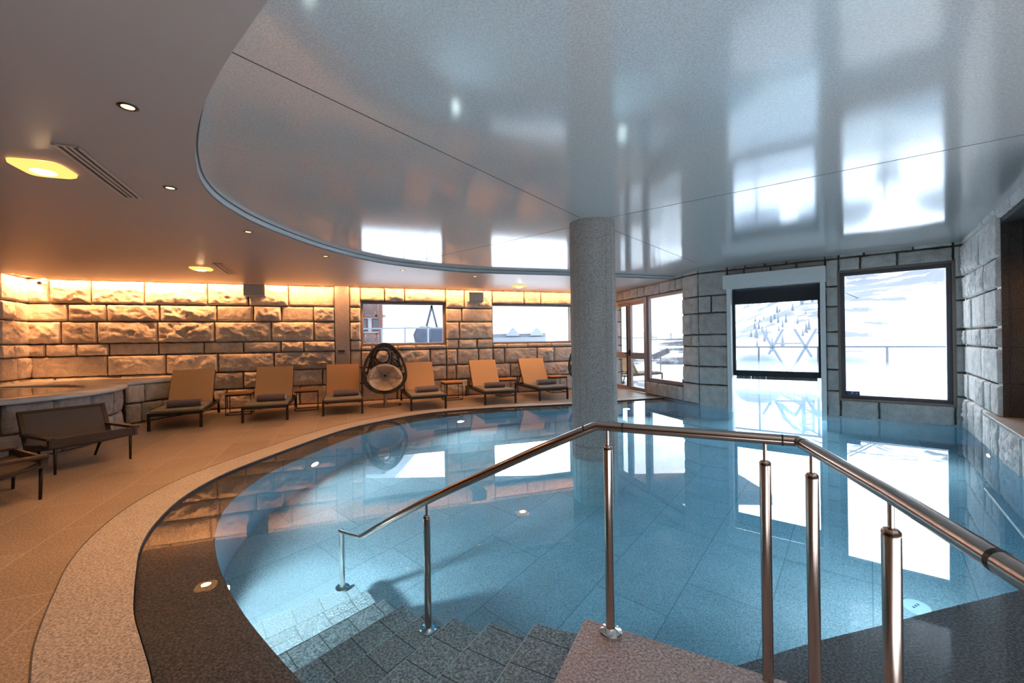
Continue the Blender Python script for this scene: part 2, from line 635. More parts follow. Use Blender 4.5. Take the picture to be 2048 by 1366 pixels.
def rock_patch(mb, fr, s0, s1, z0, z1, relief, cell, rng, tone, smooth_face=0.0, ribbed=False):
    ns = max(5, int((s1 - s0) / cell)); nz = max(5, int((z1 - z0) / cell))
    seed = Vector((rng.uniform(-50, 50), rng.uniform(-50, 50), rng.uniform(-50, 50)))
    bulge = rng.uniform(0.3, 1.0)
    tilt_s = rng.uniform(-1, 1) * relief * 0.5; tilt_z = rng.uniform(-1, 1) * relief * 0.5
    ew = 0.022
    base = len(mb.v)
    for j in range(nz + 1):
        v = j / nz
        for i in range(ns + 1):
            u = i / ns
            s = s0 + (s1 - s0) * u; z = z0 + (z1 - z0) * v
            es = min(s - s0, s1 - s); ez = min(z - z0, z1 - z)
            e = min(es, ez)
            edge = min(1.0, e / ew)
            edge = edge * edge * (3 - 2 * edge)
            body = min(1.0, e / 0.11)
            q = Vector((s * 4.6, z * 5.6, 0)) + seed
            h = noise.fractal(q, 0.85, 2.1, 5)
            rg = noise.ridged_multi_fractal(q * 1.3 + Vector((7, 3, 1)), 0.75, 2.2, 4, 1.0, 2.0) - 1.0
            h2 = abs(noise.noise(q * 3.6 + Vector((1, 9, 4)))) * 0.75 + abs(noise.noise(q * 8.0)) * 0.35
            d = relief * (0.55 + 0.55 * h + 0.42 * rg * body + h2) * (0.4 + 0.6 * body) * bulge + relief * 0.25
            d += (tilt_s * (u - 0.5) + tilt_z * (v - 0.5)) * body
            d = d * (1 - smooth_face)
            if ribbed and 0.12 < u < 0.9 and 0.15 < v < 0.88:
                d = relief * 0.5 + 0.010 * math.sin(z * 2 * PI / 0.045)
            jit = noise.noise(Vector((s * 9, z * 9, 5)) + seed) * 0.012
            dd = -0.035 + (d + 0.035) * edge
            # ragged joints: pull border vertices in a little
            ss, zz = s, z
            if i == 0: ss += 0.008 + jit
            if i == ns: ss -= 0.008 + jit
            if j == 0: zz += 0.008 + jit
            if j == nz: zz -= 0.008 + jit
            mb.v.append(tuple(fr.p(ss, dd, zz)))
            mb.c.append(tone)
    for j in range(nz):
        for i in range(ns):
            a = base + j * (ns + 1) + i
            f = (a, a + ns + 1, a + ns + 2, a + 1)
            mb.f.append(f if not fr.flip else f[::-1])
            mb.m.append(0)


def stone_wall(name, fr, s0, s1, zlo, zhi, openings, relief, cell, seed, mats, mean=0.75, rows=ROWS, thick=0.35, smooth_face=0.0, tone_fn=None, ribbed=()):
    rng = random.Random(seed)
    mb = MB(); mb.c = []
    cuts = sorted({s0, s1, *[o[0] for o in openings if s0 < o[0] < s1], *[o[1] for o in openings if s0 < o[1] < s1]})
    cells = []
    for a, b in zip(cuts, cuts[1:]):
        mid = (a + b) / 2
        blocked = [(o[2], o[3]) for o in openings if o[0] <= mid <= o[1]]
        free = [(zlo, zhi)]
        for (z0, z1) in blocked:
            nf = []
            for (p, q) in free:
                if z1 <= p or z0 >= q:
                    nf.append((p, q)); continue
                if z0 > p: nf.append((p, z0))
                if z1 < q: nf.append((z1, q))
            free = nf
        for (p, q) in free:
            cells.append((a, b, p, q))
    for (a, b, p, q) in cells:
        # mortar / wall core behind the stones
        n0 = len(mb.v)
        fr.box(mb, a, b, -thick, -0.022, p, q, 1)
        mb.c += [1.0] * (len(mb.v) - n0)
        zs = [z for z in rows if p < z < q]
        zs = [p] + zs + [q]
        i = 1
        while i < len(zs) - 1:
            if zs[i] - zs[i - 1] < 0.09 or (zs[i + 1] - zs[i] < 0.09):
                zs.pop(i)
            else:
                i += 1
        for z0, z1 in zip(zs, zs[1:]):
            x = a
            hh = z1 - z0
            while x < b - 1e-4:
                ln = mean * rng.uniform(0.62, 1.35) * (0.75 if hh < 0.3 else 1.0)
                if x == a: ln *= rng.uniform(0.5, 1.0)
                nx = x + ln
                if b - nx < 0.28: nx = b
                sf = smooth_face if smooth_face else (0.75 if rng.random() < 0.08 else 0.0)
                tone = rng.uniform(0.82, 1.08)
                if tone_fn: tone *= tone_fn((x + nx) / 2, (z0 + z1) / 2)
                rock_patch(mb, fr, x, nx, z0, z1, relief * rng.uniform(0.7, 1.25), cell, rng, tone, sf,
                           any(x < rs < nx and z0 < rz < z1 for rs, rz in ribbed))
                x = nx
    o = mb.build(name, mats, kind='structure', smooth=True)
    return o


F_back = Frame(A, B, False)       # room lies to the right of A->B
F_door = Frame(Cc, B, True)
F_win = Frame(Cc, D, False)
F_right = Frame(D, E, False)

# windows in wall coordinates (s0, s1, z0, z1)
OP_B1 = (5.94, 7.95, 1.30, 2.345)
OP_B2 = (9.17, 11.52, 1.30, 2.335)
OP_D1 = (0.49, 1.93, 0.32, 2.42)
OP_D2 = (1.93, 3.72, 0.0, 2.42)
OP_W1 = (0.56, 2.11, -1.40, 2.56)
OP_W2 = (2.30, 3.67, 0.285, 2.45)

w = stone_wall('wall_back', F_back, -0.3, 5.38, 0.0, ZTOP, [], 0.055, 0.026, 11, [M_rock_back, M_mortar], 0.86)
tag(w, 'long rough split stone wall behind the loungers, left of the smooth strip', 'wall', kind='structure')
w = stone_wall('wall_back_windows', F_back, 5.69, F_back.L + 0.3, 0.0, ZTOP, [OP_B1, OP_B2], 0.045, 0.026, 12, [M_rock_back, M_mortar], 0.72)
tag(w, 'rough split stone wall holding the two high windows', 'wall', kind='structure')
w = stone_wall('wall_door', F_door, 0.0, 3.9, 0.0, ZTOP, [OP_D1, OP_D2], 0.03, 0.024, 13, [M_rock_side, M_mortar], 0.42)
tag(w, 'grey stone wall around the glazed door beside the column', 'wall', kind='structure')
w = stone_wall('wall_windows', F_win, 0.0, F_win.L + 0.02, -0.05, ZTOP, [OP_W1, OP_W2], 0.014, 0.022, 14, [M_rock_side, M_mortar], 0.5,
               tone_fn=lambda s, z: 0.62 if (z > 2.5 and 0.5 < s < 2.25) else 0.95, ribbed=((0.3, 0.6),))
tag(w, 'flat-faced grey stone wall at the water with white opening and square window', 'wall', kind='structure')
# right wall: rough part, then the stone parapet under the niche
w = stone_wall('wall_right', F_right, -0.02, F_right.L, -0.05, ZTOP, [(2.08, F_right.L, 0.385, 2.62)], 0.035, 0.022, 15, [M_rock_side, M_mortar], 0.5,
               tone_fn=lambda s, z: 1.30, ribbed=((1.75, 1.7),))  # raised tone puts the window daylight on this wall into its stone colour
tag(w, 'pale rough stone wall rising from the water at the right', 'wall', kind='structure')

# smooth vertical strip in the back wall
mb = MB(); F_back.box(mb, 5.38, 5.69, -0.35, 0.03, 0, ZTOP)
tag(mb.build('wall_strip', M_smooth, bevel=0.006, kind='structure'), 'smooth grey granite strip between the two rough back walls', 'wall', kind='structure')
mb = MB(); F_back.box(mb, 5.43, 5.58, 0.03, 0.038, 1.17, 1.21)
s_ = mb.build('wall_sign', M_black); tag(s_, 'small black plate on the smooth granite strip', 'sign')

# left pier and the plain rest of the shell, out of the picture
P1 = Vector((-8.79, 7.38))
F_left = Frame(A, P1, True)
w = stone_wall('wall_left', F_left, -0.1, F_left.L, 0.0, ZTOP, [], 0.04, 0.026, 16, [M_rock_back, M_mortar], 0.8)
tag(w, 'stone pier in the far left corner above the round tub', 'wall', kind='structure')
shell = [P1, Vector((-10.9, 7.25)), Vector((-10.9, 1.0)), Vector((-6.0, -3.5)), Vector((5.6, -3.5)), Vector((5.6, 1.0)), E]
for i, nm in enumerate(['wall_left_return', 'wall_left_side', 'wall_left_rear', 'wall_rear', 'wall_right_rear', 'wall_right_return']):
    fr = Frame(shell[i], shell[i + 1], True)
    mb = MB(); fr.box(mb, 0.35 if i == 0 else -0.05, fr.L + 0.3 if nm != 'wall_right_return' else fr.L - 0.02, -0.3, 0.0, -0.1, ZTOP)
    tag(mb.build(nm, M_plain_wall, kind='structure'), 'plain plaster wall closing the room behind the camera', 'wall', kind='structure')

# niche in the right wall
mb = MB()
F_right.box(mb, 1.9, 2.08, -1.3, -0.02, 0.385, ZTOP, 0)
F_right.box(mb, 2.08, F_right.L + 0.2, -1.45, -1.25, 0.385, ZTOP, 0)
F_right.box(mb, F_right.L, F_right.L + 0.2, -1.3, 0.0, 0.385, ZTOP, 0)
tag(mb.build('wall_niche', M_smooth, kind='structure'), 'smooth granite side of the niche at the right edge', 'wall', kind='structure')
mb = MB(); F_right.box(mb, 2.085, F_right.L, -1.25, -0.03, 2.58, 2.70)
tag(mb.build('trim_1', M_seam, kind='structure'), 'dark soffit over the niche at the right edge', 'trim', kind='structure')
mb = MB()
for z in (0.80, 1.20, 1.62, 2.05): F_right.box(mb, 2.078, 2.084, -1.25, -0.05, z, z + 0.006)
F_right.box(mb, 2.076, 2.086, -0.085, -0.075, 0.43, 2.58)
tag(mb.build('trim_2', M_seam, kind='structure'), 'thin dark joints between the smooth niche slabs', 'trim', kind='structure')
mb = MB(); F_right.box(mb, 1.76, F_right.L, -1.25, 0.085, 0.40, 0.435)
tag(mb.build('window_sill', M_coping, bevel=0.005, kind='structure'), 'pale stone sill slab projecting over the water at the right edge', 'sill', kind='structure')

q = F_right.p(3.0, -0.55, 2.575)
t = thing('niche_downlight', 'warm downlight in the soffit of the niche at the right edge', 'ceiling light', q)
mb = MB(); mb.lathe([(0.031, 0.0), (0.046, -0.001), (0.048, -0.004), (0.035, -0.006), (0.030, -0.003)], 28, cap=False); mb.build('trim_ring', M_bronze, t, smooth=True)
mb = MB(); mb.lathe([(0.001, -0.0025), (0.030, -0.003), (0.030, -0.001)], 24); mb.build('lens', M_down, t)
d = bpy.data.lights.new('downlight_lamp', 'SPOT'); d.energy = 20; d.color = WARM2; d.spot_size = R(150); d.spot_blend = 0.9; d.shadow_soft_size = 0.03
o = bpy.data.objects.new('downlight_lamp', d); C.objects.link(o); o.location = q - Vector((0, 0, 0.03))

# ------------------------------------------------------------------ pool outline
PI_pts = [(-0.55, 0.85), (-0.95, 1.18), (-1.23, 1.45), (-1.47, 1.73), (-1.71, 1.96), (-1.93, 2.17), (-2.13, 2.40), (-2.31, 2.62), (-2.52, 2.89), (-2.74, 3.26), (-2.95, 3.77), (-3.05, 4.29),
          (-3.05, 4.75), (-2.93, 5.6), (-2.79, 6.37), (-2.56, 7.08), (-1.99, 7.93), (-1.30, 8.49), (-0.28, 8.86), (1.26, 9.19), (2.38, 9.60), (3.52, 9.96)]
POOL_IN = [(p.x, p.y) for p in catmull([Vector((a, b, 0)) for a, b in PI_pts], 3)]
LI_pts = [(0.05, 0.85), (-0.3, 1.22), (-0.62, 1.53), (-0.91, 1.80), (-1.03, 1.90), (-1.33, 2.16), (-1.57, 2.39), (-1.85, 2.69), (-2.15, 3.07), (-2.38, 3.46), (-2.53, 3.83), (-2.64, 4.34), (-2.66, 4.8),
          (-2.56, 5.55), (-2.43, 6.2), (-2.18, 6.85), (-1.70, 7.58), (-1.05, 8.12), (-0.12, 8.50), (1.30, 8.84), (2.42, 9.22), (3.62, 9.56)]
LEDGE = [(p.x, p.y) for p in catmull([Vector((a, b, 0)) for a, b in LI_pts], 4)]
WALLSIDE = [F_door.q(1.22, -0.03), F_door.q(0.02, -0.03)]
RIGHT_L = [(0.60, 1.95), (0.95, 1.855), (1.38, 1.99), (1.77, 2.09), (2.13, 2.19), (2.79, 2.36), (3.95, 2.66)]
O1 = F_win.q(0.60, -0.03); O2 = F_win.q(2.08, -0.03)


def offset_curve(pts, d):
    out = []
    for i, p in enumerate(pts):
        a = Vector(pts[max(i - 1, 0)]); b = Vector(pts[min(i + 1, len(pts) - 1)])
        t = (b - a).normalized()
        n = Vector((-t.y, t.x))
        q = Vector(p) + n * d
        out.append((q.x, q.y))
    return out


COP_OUT = offset_curve(POOL_IN, 0.34)
# widest at the near left, as in the photo
# deck floor: room outline minus pool
room_outline = [A, B, Cc, D, E, (5.6, 1.0), (5.6, -3.5), (-6.0, -3.5), (-10.9, 1.0), (-10.9, 7.25), P1]
room_outline = [(p[0], p[1]) for p in room_outline]
deck = [(-10.9, -3.5), (-0.2, -3.5), (-0.2, 0.5)] + COP_OUT + [F_door.q(1.0, 0.0), F_door.q(1.3, -0.1), F_door.q(F_door.L + 0.1, -0.2), (A.x - 0.1, A.y + 0.1), (-11.0, 8.2)]
mb = MB(); mb.prism(deck, -0.30, 0.0)
o = mb.build('floor', M_deck, kind='structure'); tag(o, 'warm granite slab deck around the pool', 'floor', kind='structure')
# coping ring of separate-looking slabs
cop = POOL_IN + COP_OUT[::-1]
mb = MB()
n = len(POOL_IN)
for i in range(n - 1):
    mb.prism([POOL_IN[i], POOL_IN[i + 1], COP_OUT[i + 1], COP_OUT[i]], -0.30, 0.002, bottom=False)
o = mb.build('trim_3', M_coping, kind='structure'); tag(o, 'pale curved granite coping along the pool edge', 'coping', kind='structure')
# thin light joint and dark overflow lip
mb = MB()
mb.tube([(p[0], p[1], 0.0015) for p in COP_OUT], 0.004, 6)
o = mb.build('trim_4', M_mortar, kind='structure'); tag(o, 'thin joint where the coping meets the deck slabs', 'joint', kind='structure')
mb = MB()
IN2 = offset_curve(POOL_IN, -0.006)
mb.strip(IN2, -0.12, -0.004)
o = mb.build('trim_5', M_seam, kind='structure'); tag(o, 'dark overflow lip along the coping at the waterline', 'lip', kind='structure')

# shallow ledge just under the water, left and far sides
mb = MB()
poly = [offset_curve(POOL_IN, 0.05)[i] for i in range(n)]
mb.prism(poly + LEDGE[::-1], -1.5, -0.085)
o = mb.build('pool_ledge', [M_ledge], kind='structure'); tag(o, 'shallow dark granite ledge just under the water along the coping', 'ledge', kind='structure')
mb = MB(); mb.strip(offset_curve(LEDGE, -0.004), -1.5, -0.10)
o = mb.build('pool_wall', M_poolwall, kind='structure'); tag(o, 'granite pool wall below the curved ledge', 'pool wall', kind='structure')
# right ledge
mb = MB(); mb.prism(RIGHT_L + [(4.6, 2.66), (4.6, 0.2), (0.6, 0.2)], -1.5, -0.10, 0, 1)
o = mb.build('pool_ledge_right', [granite('wet_grey_granite', (0.045, 0.045, 0.048), (0.17, 0.17, 0.175), (0.38, 0.38, 0.39), 0.5, 90), M_poolwall], kind='structure'); tag(o, 'shallow dark granite ledge under the water by the handrail', 'ledge', kind='structure')

# landing and the fan of steps
STEP_P = [(0.335, 2.093), (0.097, 2.190), (-0.138, 2.332), (-0.364, 2.490), (-0.552, 2.668), (-0.753, 2.850), (-0.938, 3.040), (-1.118, 3.244), (-1.291, 3.441)]
STEP_Q = [(0.144, 1.697), (-0.091, 1.822), (-0.376, 1.935), (-0.575, 2.168), (-0.764, 2.397), (-1.203, 2.313), (-1.401, 2.539), (-1.625, 2.748), (-1.832, 2.987)]
far = []
for k, (p, q) in enumerate(zip(STEP_P, STEP_Q)):
    d = (Vector(q) - Vector(p)).normalized()
    f = Vector(p) + d * (1.9 if k == 0 else 1.5 if k < 4 else 1.25)
    far.append((f.x, f.y))
mb = MB(); mb.prism([STEP_P[0], (0.91, 1.77), (1.70, 1.325), (1.70, 0.1), far[0]], -1.5, 0.0)
o = mb.build('landing', M_land, bevel=0.004, kind='structure'); tag(o, 'pinkish granite landing at the top of the pool steps', 'landing', kind='structure')
def step_mat(ang):
    return granite('step_granite', (0.08, 0.085, 0.085), (0.34, 0.35, 0.35), (0.72, 0.73, 0.73), 0.5, 85, (ang, 0.19, 3.0, 0.003), joint=(0.07, 0.07, 0.06))


M_edge_glint = granite('step_edge_glint', (0.35, 0.37, 0.37), (0.60, 0.62, 0.62), (0.80, 0.82, 0.82), 0.35, 120)  # lighter stone colour stands in for light caught on the step edges
steps = thing('pool_steps', 'fan of eight grey granite steps descending into the water', 'steps')
steps['kind'] = 'structure'
for k in range(1, 9):
    mb = MB(); mb.prism([STEP_P[k], STEP_P[k - 1], far[k - 1], far[k]], -1.5, -0.15 * k)
    dv = Vector(far[k]) - Vector(STEP_P[k])
    so = mb.build('step', step_mat(math.degrees(math.atan2(dv.y, dv.x)) - 90), steps, bevel=0.003)
    u_ = dv.normalized(); n_ = Vector((-u_.y, u_.x))
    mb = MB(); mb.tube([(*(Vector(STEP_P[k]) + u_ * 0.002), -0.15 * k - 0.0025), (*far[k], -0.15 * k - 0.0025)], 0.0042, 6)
    mb.build('edge_glint', M_edge_glint, so)  # thin pale tube added as the highlight along the step's edge

# pool floor and side walls under the room walls
ext = [O1, F_win.q(0.2, -0.4), F_win.q(-2.6, -3.3), F_win.q(4.6, -3.3), F_win.q(2.9, -0.4), O2]
fl = [(0.05, 0.6)] + [tuple(p) for p in offset_curve(LEDGE, 0.1)] + [F_door.q(1.3, -0.05), F_door.q(0, -0.05)] + [F_win.q(0.5, -0.06), F_win.q(0.5, -0.4), F_win.q(-2.6, -3.4), F_win.q(4.7, -3.4), F_win.q(2.2, -0.4), F_win.q(2.2, -0.06)] + [F_win.q(F_win.L, -0.03)] + [(4.05, 2.9), (4.05, 0.4)]
mb = MB(); mb.prism(fl, -1.6, -1.35)
o = mb.build('pool_floor', M_poolfloor, kind='structure'); tag(o, 'blue-looking granite slab floor of the pool', 'pool floor', kind='structure')
mb = MB()
F_door.box(mb, -0.05, 1.6, -0.35, -0.01, -1.5, 0.0)
F_win.box(mb, 0.0, 0.56, -0.35, -0.01, -1.5, 0.0)
F_win.box(mb, 2.11, F_win.L, -0.35, -0.01, -1.5, 0.0)
F_right.box(mb, -0.1, F_right.L + 0.3, -0.35, -0.01, -1.5, 0.0)
o = mb.build('pool_wall_right', M_poolwall, kind='structure'); tag(o, 'granite pool wall under the window walls', 'pool wall', kind='structure')

# water body: closed volume with flat top
wl = [(0.0, 0.5)] + offset_curve(POOL_IN, 0.03) + [F_door.q(1.2, -0.03), F_door.q(0.0, -0.03), F_win.q(0.56, -0.03), F_win.q(0.56, -0.36), F_win.q(-2.6, -3.35), F_win.q(4.6, -3.35), F_win.q(2.11, -0.36), F_win.q(2.11, -0.03), F_win.q(F_win.L, -0.03), F_right.q(F_right.L, -0.03), (4.3, 0.3)]
mb = MB(); mb.prism(wl, -1.40, ZW)
o = mb.build('water', M_water, kind='structure'); tag(o, 'still clear turquoise water filling the pool', 'water', kind='structure')

# ------------------------------------------------------------------ column
mb = MB()
prof = []
for z in (-1.40, 0.13): prof.append((0.262, z))
prof += [(0.255, 0.135), (0.255, 0.143), (0.262, 0.148), (0.262, ZTOP)]
nseg = 40
vs, fs = [], []
mb.lathe(prof, nseg, (0.965, 5.09, 0))
o = mb.build('column', M_column, smooth=False, kind='structure')
smooth_auto(o, 20)
tag(o, 'round granite-clad column standing in the pool', 'column', kind='structure')
mb = MB()
for j in range(20):
    a = 2 * PI * j / 20 + 0.1
    mb.box(-0.0012, 0.0012, 0.258, 0.2632, -1.35, ZC + 0.06, 0, Matrix.Translation((0.965, 5.09, 0)) @ Matrix.Rotation(a, 4, 'Z'))
o = mb.build('column_joints', M_smooth, kind='structure'); tag(o, 'fine upright joints on the round column', 'joint', kind='structure')

# ------------------------------------------------------------------ ceilings
PC_pts = [(2.2, -1.6), (1.2, -0.4), (0.3, 0.5), (-0.35, 1.12), (-0.89, 1.62), (-1.26, 1.95), (-1.60, 2.28), (-1.93, 2.66), (-2.26, 3.10), (-2.54, 3.58), (-2.71, 4.12), (-2.76, 4.86), (-2.62, 5.86), (-2.32, 6.72),
          (-1.80, 7.42), (-0.72, 8.17), (1.2, 8.72), (2.27, 9.03), (3.62, 9.52)]
PANEL = [(p.x, p.y) for p in catmull([Vector((a, b, 0)) for a, b in PC_pts], 6)]
slot = 0.21
ce_out = [F_back.q(-0.05, slot), F_back.q(F_back.L - 0.02, slot), F_door.q(2.0, 0.0)]
ceil_poly = [F_left.q(F_left.L, slot), F_left.q(slot, slot), F_back.q(F_back.L - 0.02, slot), F_door.q(0.95, -0.03)] + PANEL[::-1] + [(2.2, -3.5), (-6.0, -3.5), (-10.9, 1.0), (-10.9, 7.25)]
mb = MB(); mb.prism(ceil_poly, ZC, ZC + 0.02)
o = mb.build('ceiling', M_ceil, kind='structure'); tag(o, 'matt painted ceiling over the deck', 'ceiling', kind='structure')
mb = MB(); mb.strip(PANEL, ZC, ZP + 0.03)
o = mb.build('trim_6', M_rim, kind='structure'); tag(o, 'pale upright rim around the raised glossy ceiling field', 'trim', kind='structure')
panel_poly = offset_curve(PANEL, 0.05) + [F_door.q(0.0, -0.03), F_win.q(F_win.L, -0.02), F_right.q(F_right.L, -0.03), (5.6, 1.0), (5.6, -3.5), (2.2, -3.5)]
mb = MB(); mb.flat([panel_poly], ZP, up=False)
mb.flat([panel_poly], ZP + 0.03, up=True)
o = mb.build('ceiling_field', M_panel, kind='structure'); tag(o, 'glossy grey lacquered ceiling field above the pool', 'ceiling', kind='structure')
mb = MB()
inner = offset_curve(PANEL, -0.012)
mb.tube([(p[0], p[1], ZP - 0.001) for p in inner], 0.006, 5)
for a, b in [((-1.30, 2.03), (0.78, 4.84)), ((1.15, 5.25), (3.40, 7.87)), ((-1.98, 7.60), (0.84, 5.17)), ((1.12, 4.86), (3.75, 2.86))]:
    mb.bar((*a, ZP - 0.0005), (*b, ZP - 0.0005), 0.006, 0.002)
o = mb.build('ceiling_seams', M_seam, kind='structure'); tag(o, 'thin dark seams between the glossy ceiling panels', 'seam', kind='structure')
mb = MB(); mb.prism([(-13, 14), (7.2, 14), (7.2, 12.0), (3.3, 12.4), (4.15, 8.9), (7.3, 6.5), (6.2, 3.6), (6.2, -4.2), (-13, -4.2)], ZTOP - 0.02, ZTOP + 0.3)
o = mb.build('roof', M_roof, kind='structure'); tag(o, 'roof slab over the pool hall', 'roof', kind='structure')

# warm LED strip in the cove slot above the back wall
led = thing('cove_light', 'warm light strip hidden in the slot over the back wall', 'light strip', F_back.p(0, slot, ZC + 0.1))
mb = MB()
inv = Matrix.Translation(-Vector(led.location))
for (s0, s1) in ((0.15, 12.5),):
    F_back.box(mb, s0, s1, slot - 0.012, slot, ZC + 0.04, ZC + 0.055)
mb.v = [tuple(Vector(p) - Vector(led.location)) for p in mb.v]
mb.build('diode_strip', M_led, led)
mb = MB(); F_back.box(mb, 0.0, 12.6, slot, slot + 0.03, ZC + 0.02, ZC + 0.09)
mb.v = [tuple(Vector(p) - Vector(led.location)) for p in mb.v]
mb.build('channel', M_white, led)


def area_lamp(name, loc, direction, sx, sy, watts, color, along=None, shape='RECTANGLE', spread=PI):
    d = bpy.data.lights.new(name, 'AREA')
    d.shape = shape
    d.size = sx
    if shape in ('RECTANGLE', 'ELLIPSE'):
        d.size_y = sy
    d.energy = watts
    d.color = color
    d.spread = spread
    o = bpy.data.objects.new(name, d)
    C.objects.link(o)
    z = -Vector(direction).normalized()
    x = Vector(along).normalized() if along else z.orthogonal().normalized()
    x = (x - z * x.dot(z)).normalized()
    y = z.cross(x)
    M = Matrix((x, y, z)).transposed().to_4x4()
    M.translation = Vector(loc)
    o.matrix_world = M
    return o


for k, (s0, s1, f) in enumerate(((0.15, 2.8, 1.5), (2.8, 5.38, 1.15), (5.69, 9.0, 0.8), (9.0, 12.4, 0.6))):
    p = F_back.p((s0 + s1) / 2, slot - 0.02, ZC + 0.06)
    dirv = Vector((F_back.n.x * 0.05, F_back.n.y * 0.05, -1.0))
    l = area_lamp('cove_lamp', p, dirv, s1 - s0, 0.02, COVE_W * f * (s1 - s0), WARM, (F_back.u.x, F_back.u.y, 0))
p = F_left.p(F_left.L / 2, slot - 0.02, ZC + 0.06)
area_lamp('cove_lamp', p, Vector((F_left.n.x * 0.05, F_left.n.y * 0.05, -1)), F_left.L - 0.15, 0.02, COVE_W * 2.0 * F_left.L, WARM, (F_left.u.x, F_left.u.y, 0))

# ------------------------------------------------------------------ ceiling fittings
DOWN = [((-2.08, 2.35), 'first downlight from the glossy field tip, nearest the camera'), ((-2.81, 3.56), 'downlight beside the long slotted vent'),
        ((-3.03, 4.97), 'downlight next in line after the one beside the vent'), ((-2.76, 6.41), 'downlight in the painted ceiling above the second and third loungers'),
        ((-1.95, 7.75), 'downlight in the painted ceiling above the egg chair'), ((-0.72, 8.60), 'downlight in the painted ceiling right of the second speaker')]
for (x, y), lab in DOWN:
    t = thing('downlight', 'small round recessed ' + lab, 'ceiling light', (x, y, ZC), 0, 'recessed downlights')
    mb = MB(); mb.lathe([(0.031, 0.0), (0.046, -0.001), (0.048, -0.004), (0.035, -0.006), (0.030, -0.003)], 28, cap=False)
    mb.build('trim_ring', M_bronze, t, smooth=True)
    mb = MB(); mb.lathe([(0.001, -0.0025), (0.030, -0.003), (0.030, -0.001)], 24)
    mb.build('lens', M_down, t)
    d = bpy.data.lights.new('downlight_lamp', 'SPOT'); d.energy = DOWN_W; d.color = WARM2; d.spot_size = R(120); d.spot_blend = 0.9; d.shadow_soft_size = 0.03
    o = bpy.data.objects.new('downlight_lamp', d); C.objects.link(o); o.location = (x, y, ZC - 0.03)

SQ = [((-3.38, 3.12), 0.30, 'large glowing square ceiling lamp nearest the camera, left of the long vent'), ((-5.22, 7.25), 0.30, 'glowing square ceiling lamp in front of the small vent and first speaker'),
      ((0.19, 10.15), 0.30, 'glowing square ceiling lamp over the loungers beside the column')]
for (x, y), sz, lab in SQ:
    t = thing('square_lamp', lab, 'ceiling light', (x, y, ZC), R(20), 'square ceiling lamps')
    h = sz / 2
    mb = MB()
    rp_ = []
    for k in range(40):
        a = 2 * PI * k / 40
        cx, sy_ = math.cos(a), math.sin(a)
        rr = h / (abs(cx) ** 5 + abs(sy_) ** 5) ** 0.2
        rp_.append((cx * rr, sy_ * rr))
    vs = [(p[0] * q, p[1] * q, z) for (q, z) in ((1.0, -0.001), (0.98, -0.02), (0.85, -0.032), (0.5, -0.036)) for p in rp_]
    fs = [(i * 40 + j, i * 40 + (j + 1) % 40, (i + 1) * 40 + (j + 1) % 40, (i + 1) * 40 + j) for i in range(3) for j in range(40)]
    fs.append(tuple(range(120, 160)))
    mb.add(vs, fs)
    mb.build('diffuser', M_square, t, smooth=True)
    mb = MB(); mb.lathe([(0.001, -0.045), (0.05, -0.044), (0.07, -0.036)], 24)
    mb.build('bulb', M_square_core, t, smooth=True)


def vent(pts, lab, nslot=3):
    a, b, c, d = [Vector((*p, 0)) for p in pts]        # a-b short near end, d-c far end
    cen = (a + b + c + d) / 4
    t = thing('slot_vent', lab, 'vent', (cen.x, cen.y, ZC), 0, 'slotted ceiling vents')
    u = ((c - b) + (d - a)).normalized(); v = Vector((u.y, -u.x, 0))
    L = ((c - b).length + (d - a).length) / 2; W = 0.135
    M = Matrix((v, u, Vector((0, 0, 1)))).transposed().to_4x4()
    mb = MB(); mb.box(-W / 2, W / 2, -L / 2, L / 2, -0.004, 0.0, 0, M); mb.build('backing', M_seam, t)
    mb = MB()
    mb.box(-W / 2, -W / 2 + 0.018, -L / 2, L / 2, -0.012, 0, 0, M); mb.box(W / 2 - 0.018, W / 2, -L / 2, L / 2, -0.012, 0, 0, M)
    mb.box(-W / 2, W / 2, -L / 2, -L / 2 + 0.015, -0.012, 0, 0, M); mb.box(-W / 2, W / 2, L / 2 - 0.015, L / 2, -0.012, 0, 0, M)
    mb.build('frame', M_vent, t)
    for k in range(nslot - 1):
        x = -W / 2 + 0.018 + (k + 1) * (W - 0.036) / nslot
        mb = MB(); mb.box(x - 0.008, x + 0.008, -L / 2, L / 2, -0.011, 0, 0, M); mb.build('slat', M_vent, t)


vent([(-2.92, 2.74), (-2.80, 2.80), (-3.25, 3.80), (-3.37, 3.76)], 'long slotted air vent in the ceiling at upper left')
vent([(-4.74, 6.86), (-4.62, 6.87), (-5.08, 7.91), (-5.20, 7.90)], 'smaller-looking slotted air vent in the ceiling in front of the first speaker')

# speakers and camera on the back wall
for s0, s1, z0, z1, lab in ((3.60, 4.0, 2.405, 2.66, 'grey box speaker high on the back wall left of the smooth strip'), (8.50, 8.87, 2.36, 2.60, 'grey box speaker high on the back wall between the two windows')):
    t = thing('wall_speaker', lab, 'speaker', F_back.p((s0 + s1) / 2, 0.04, (z0 + z1) / 2), math.atan2(F_back.u.y, F_back.u.x), 'box speakers on the back wall')
    w2, h2 = (s1 - s0) / 2, (z1 - z0) / 2
    mb = MB(); mb.box(-w2, w2, -0.21, 0.03, -h2, h2); mb.build('cabinet', M_speaker, t, bevel=0.012)
    mb = MB(); mb.box(-w2 + 0.015, w2 - 0.015, -0.222, -0.208, -h2 + 0.015, h2 - 0.015); mb.build('grille', M_speaker, t, bevel=0.006)
t = thing('security_camera', 'small white bullet camera in the top left wall corner', 'camera', F_back.p(0.28, 0.02, 2.66), math.atan2(F_back.u.y, F_back.u.x))
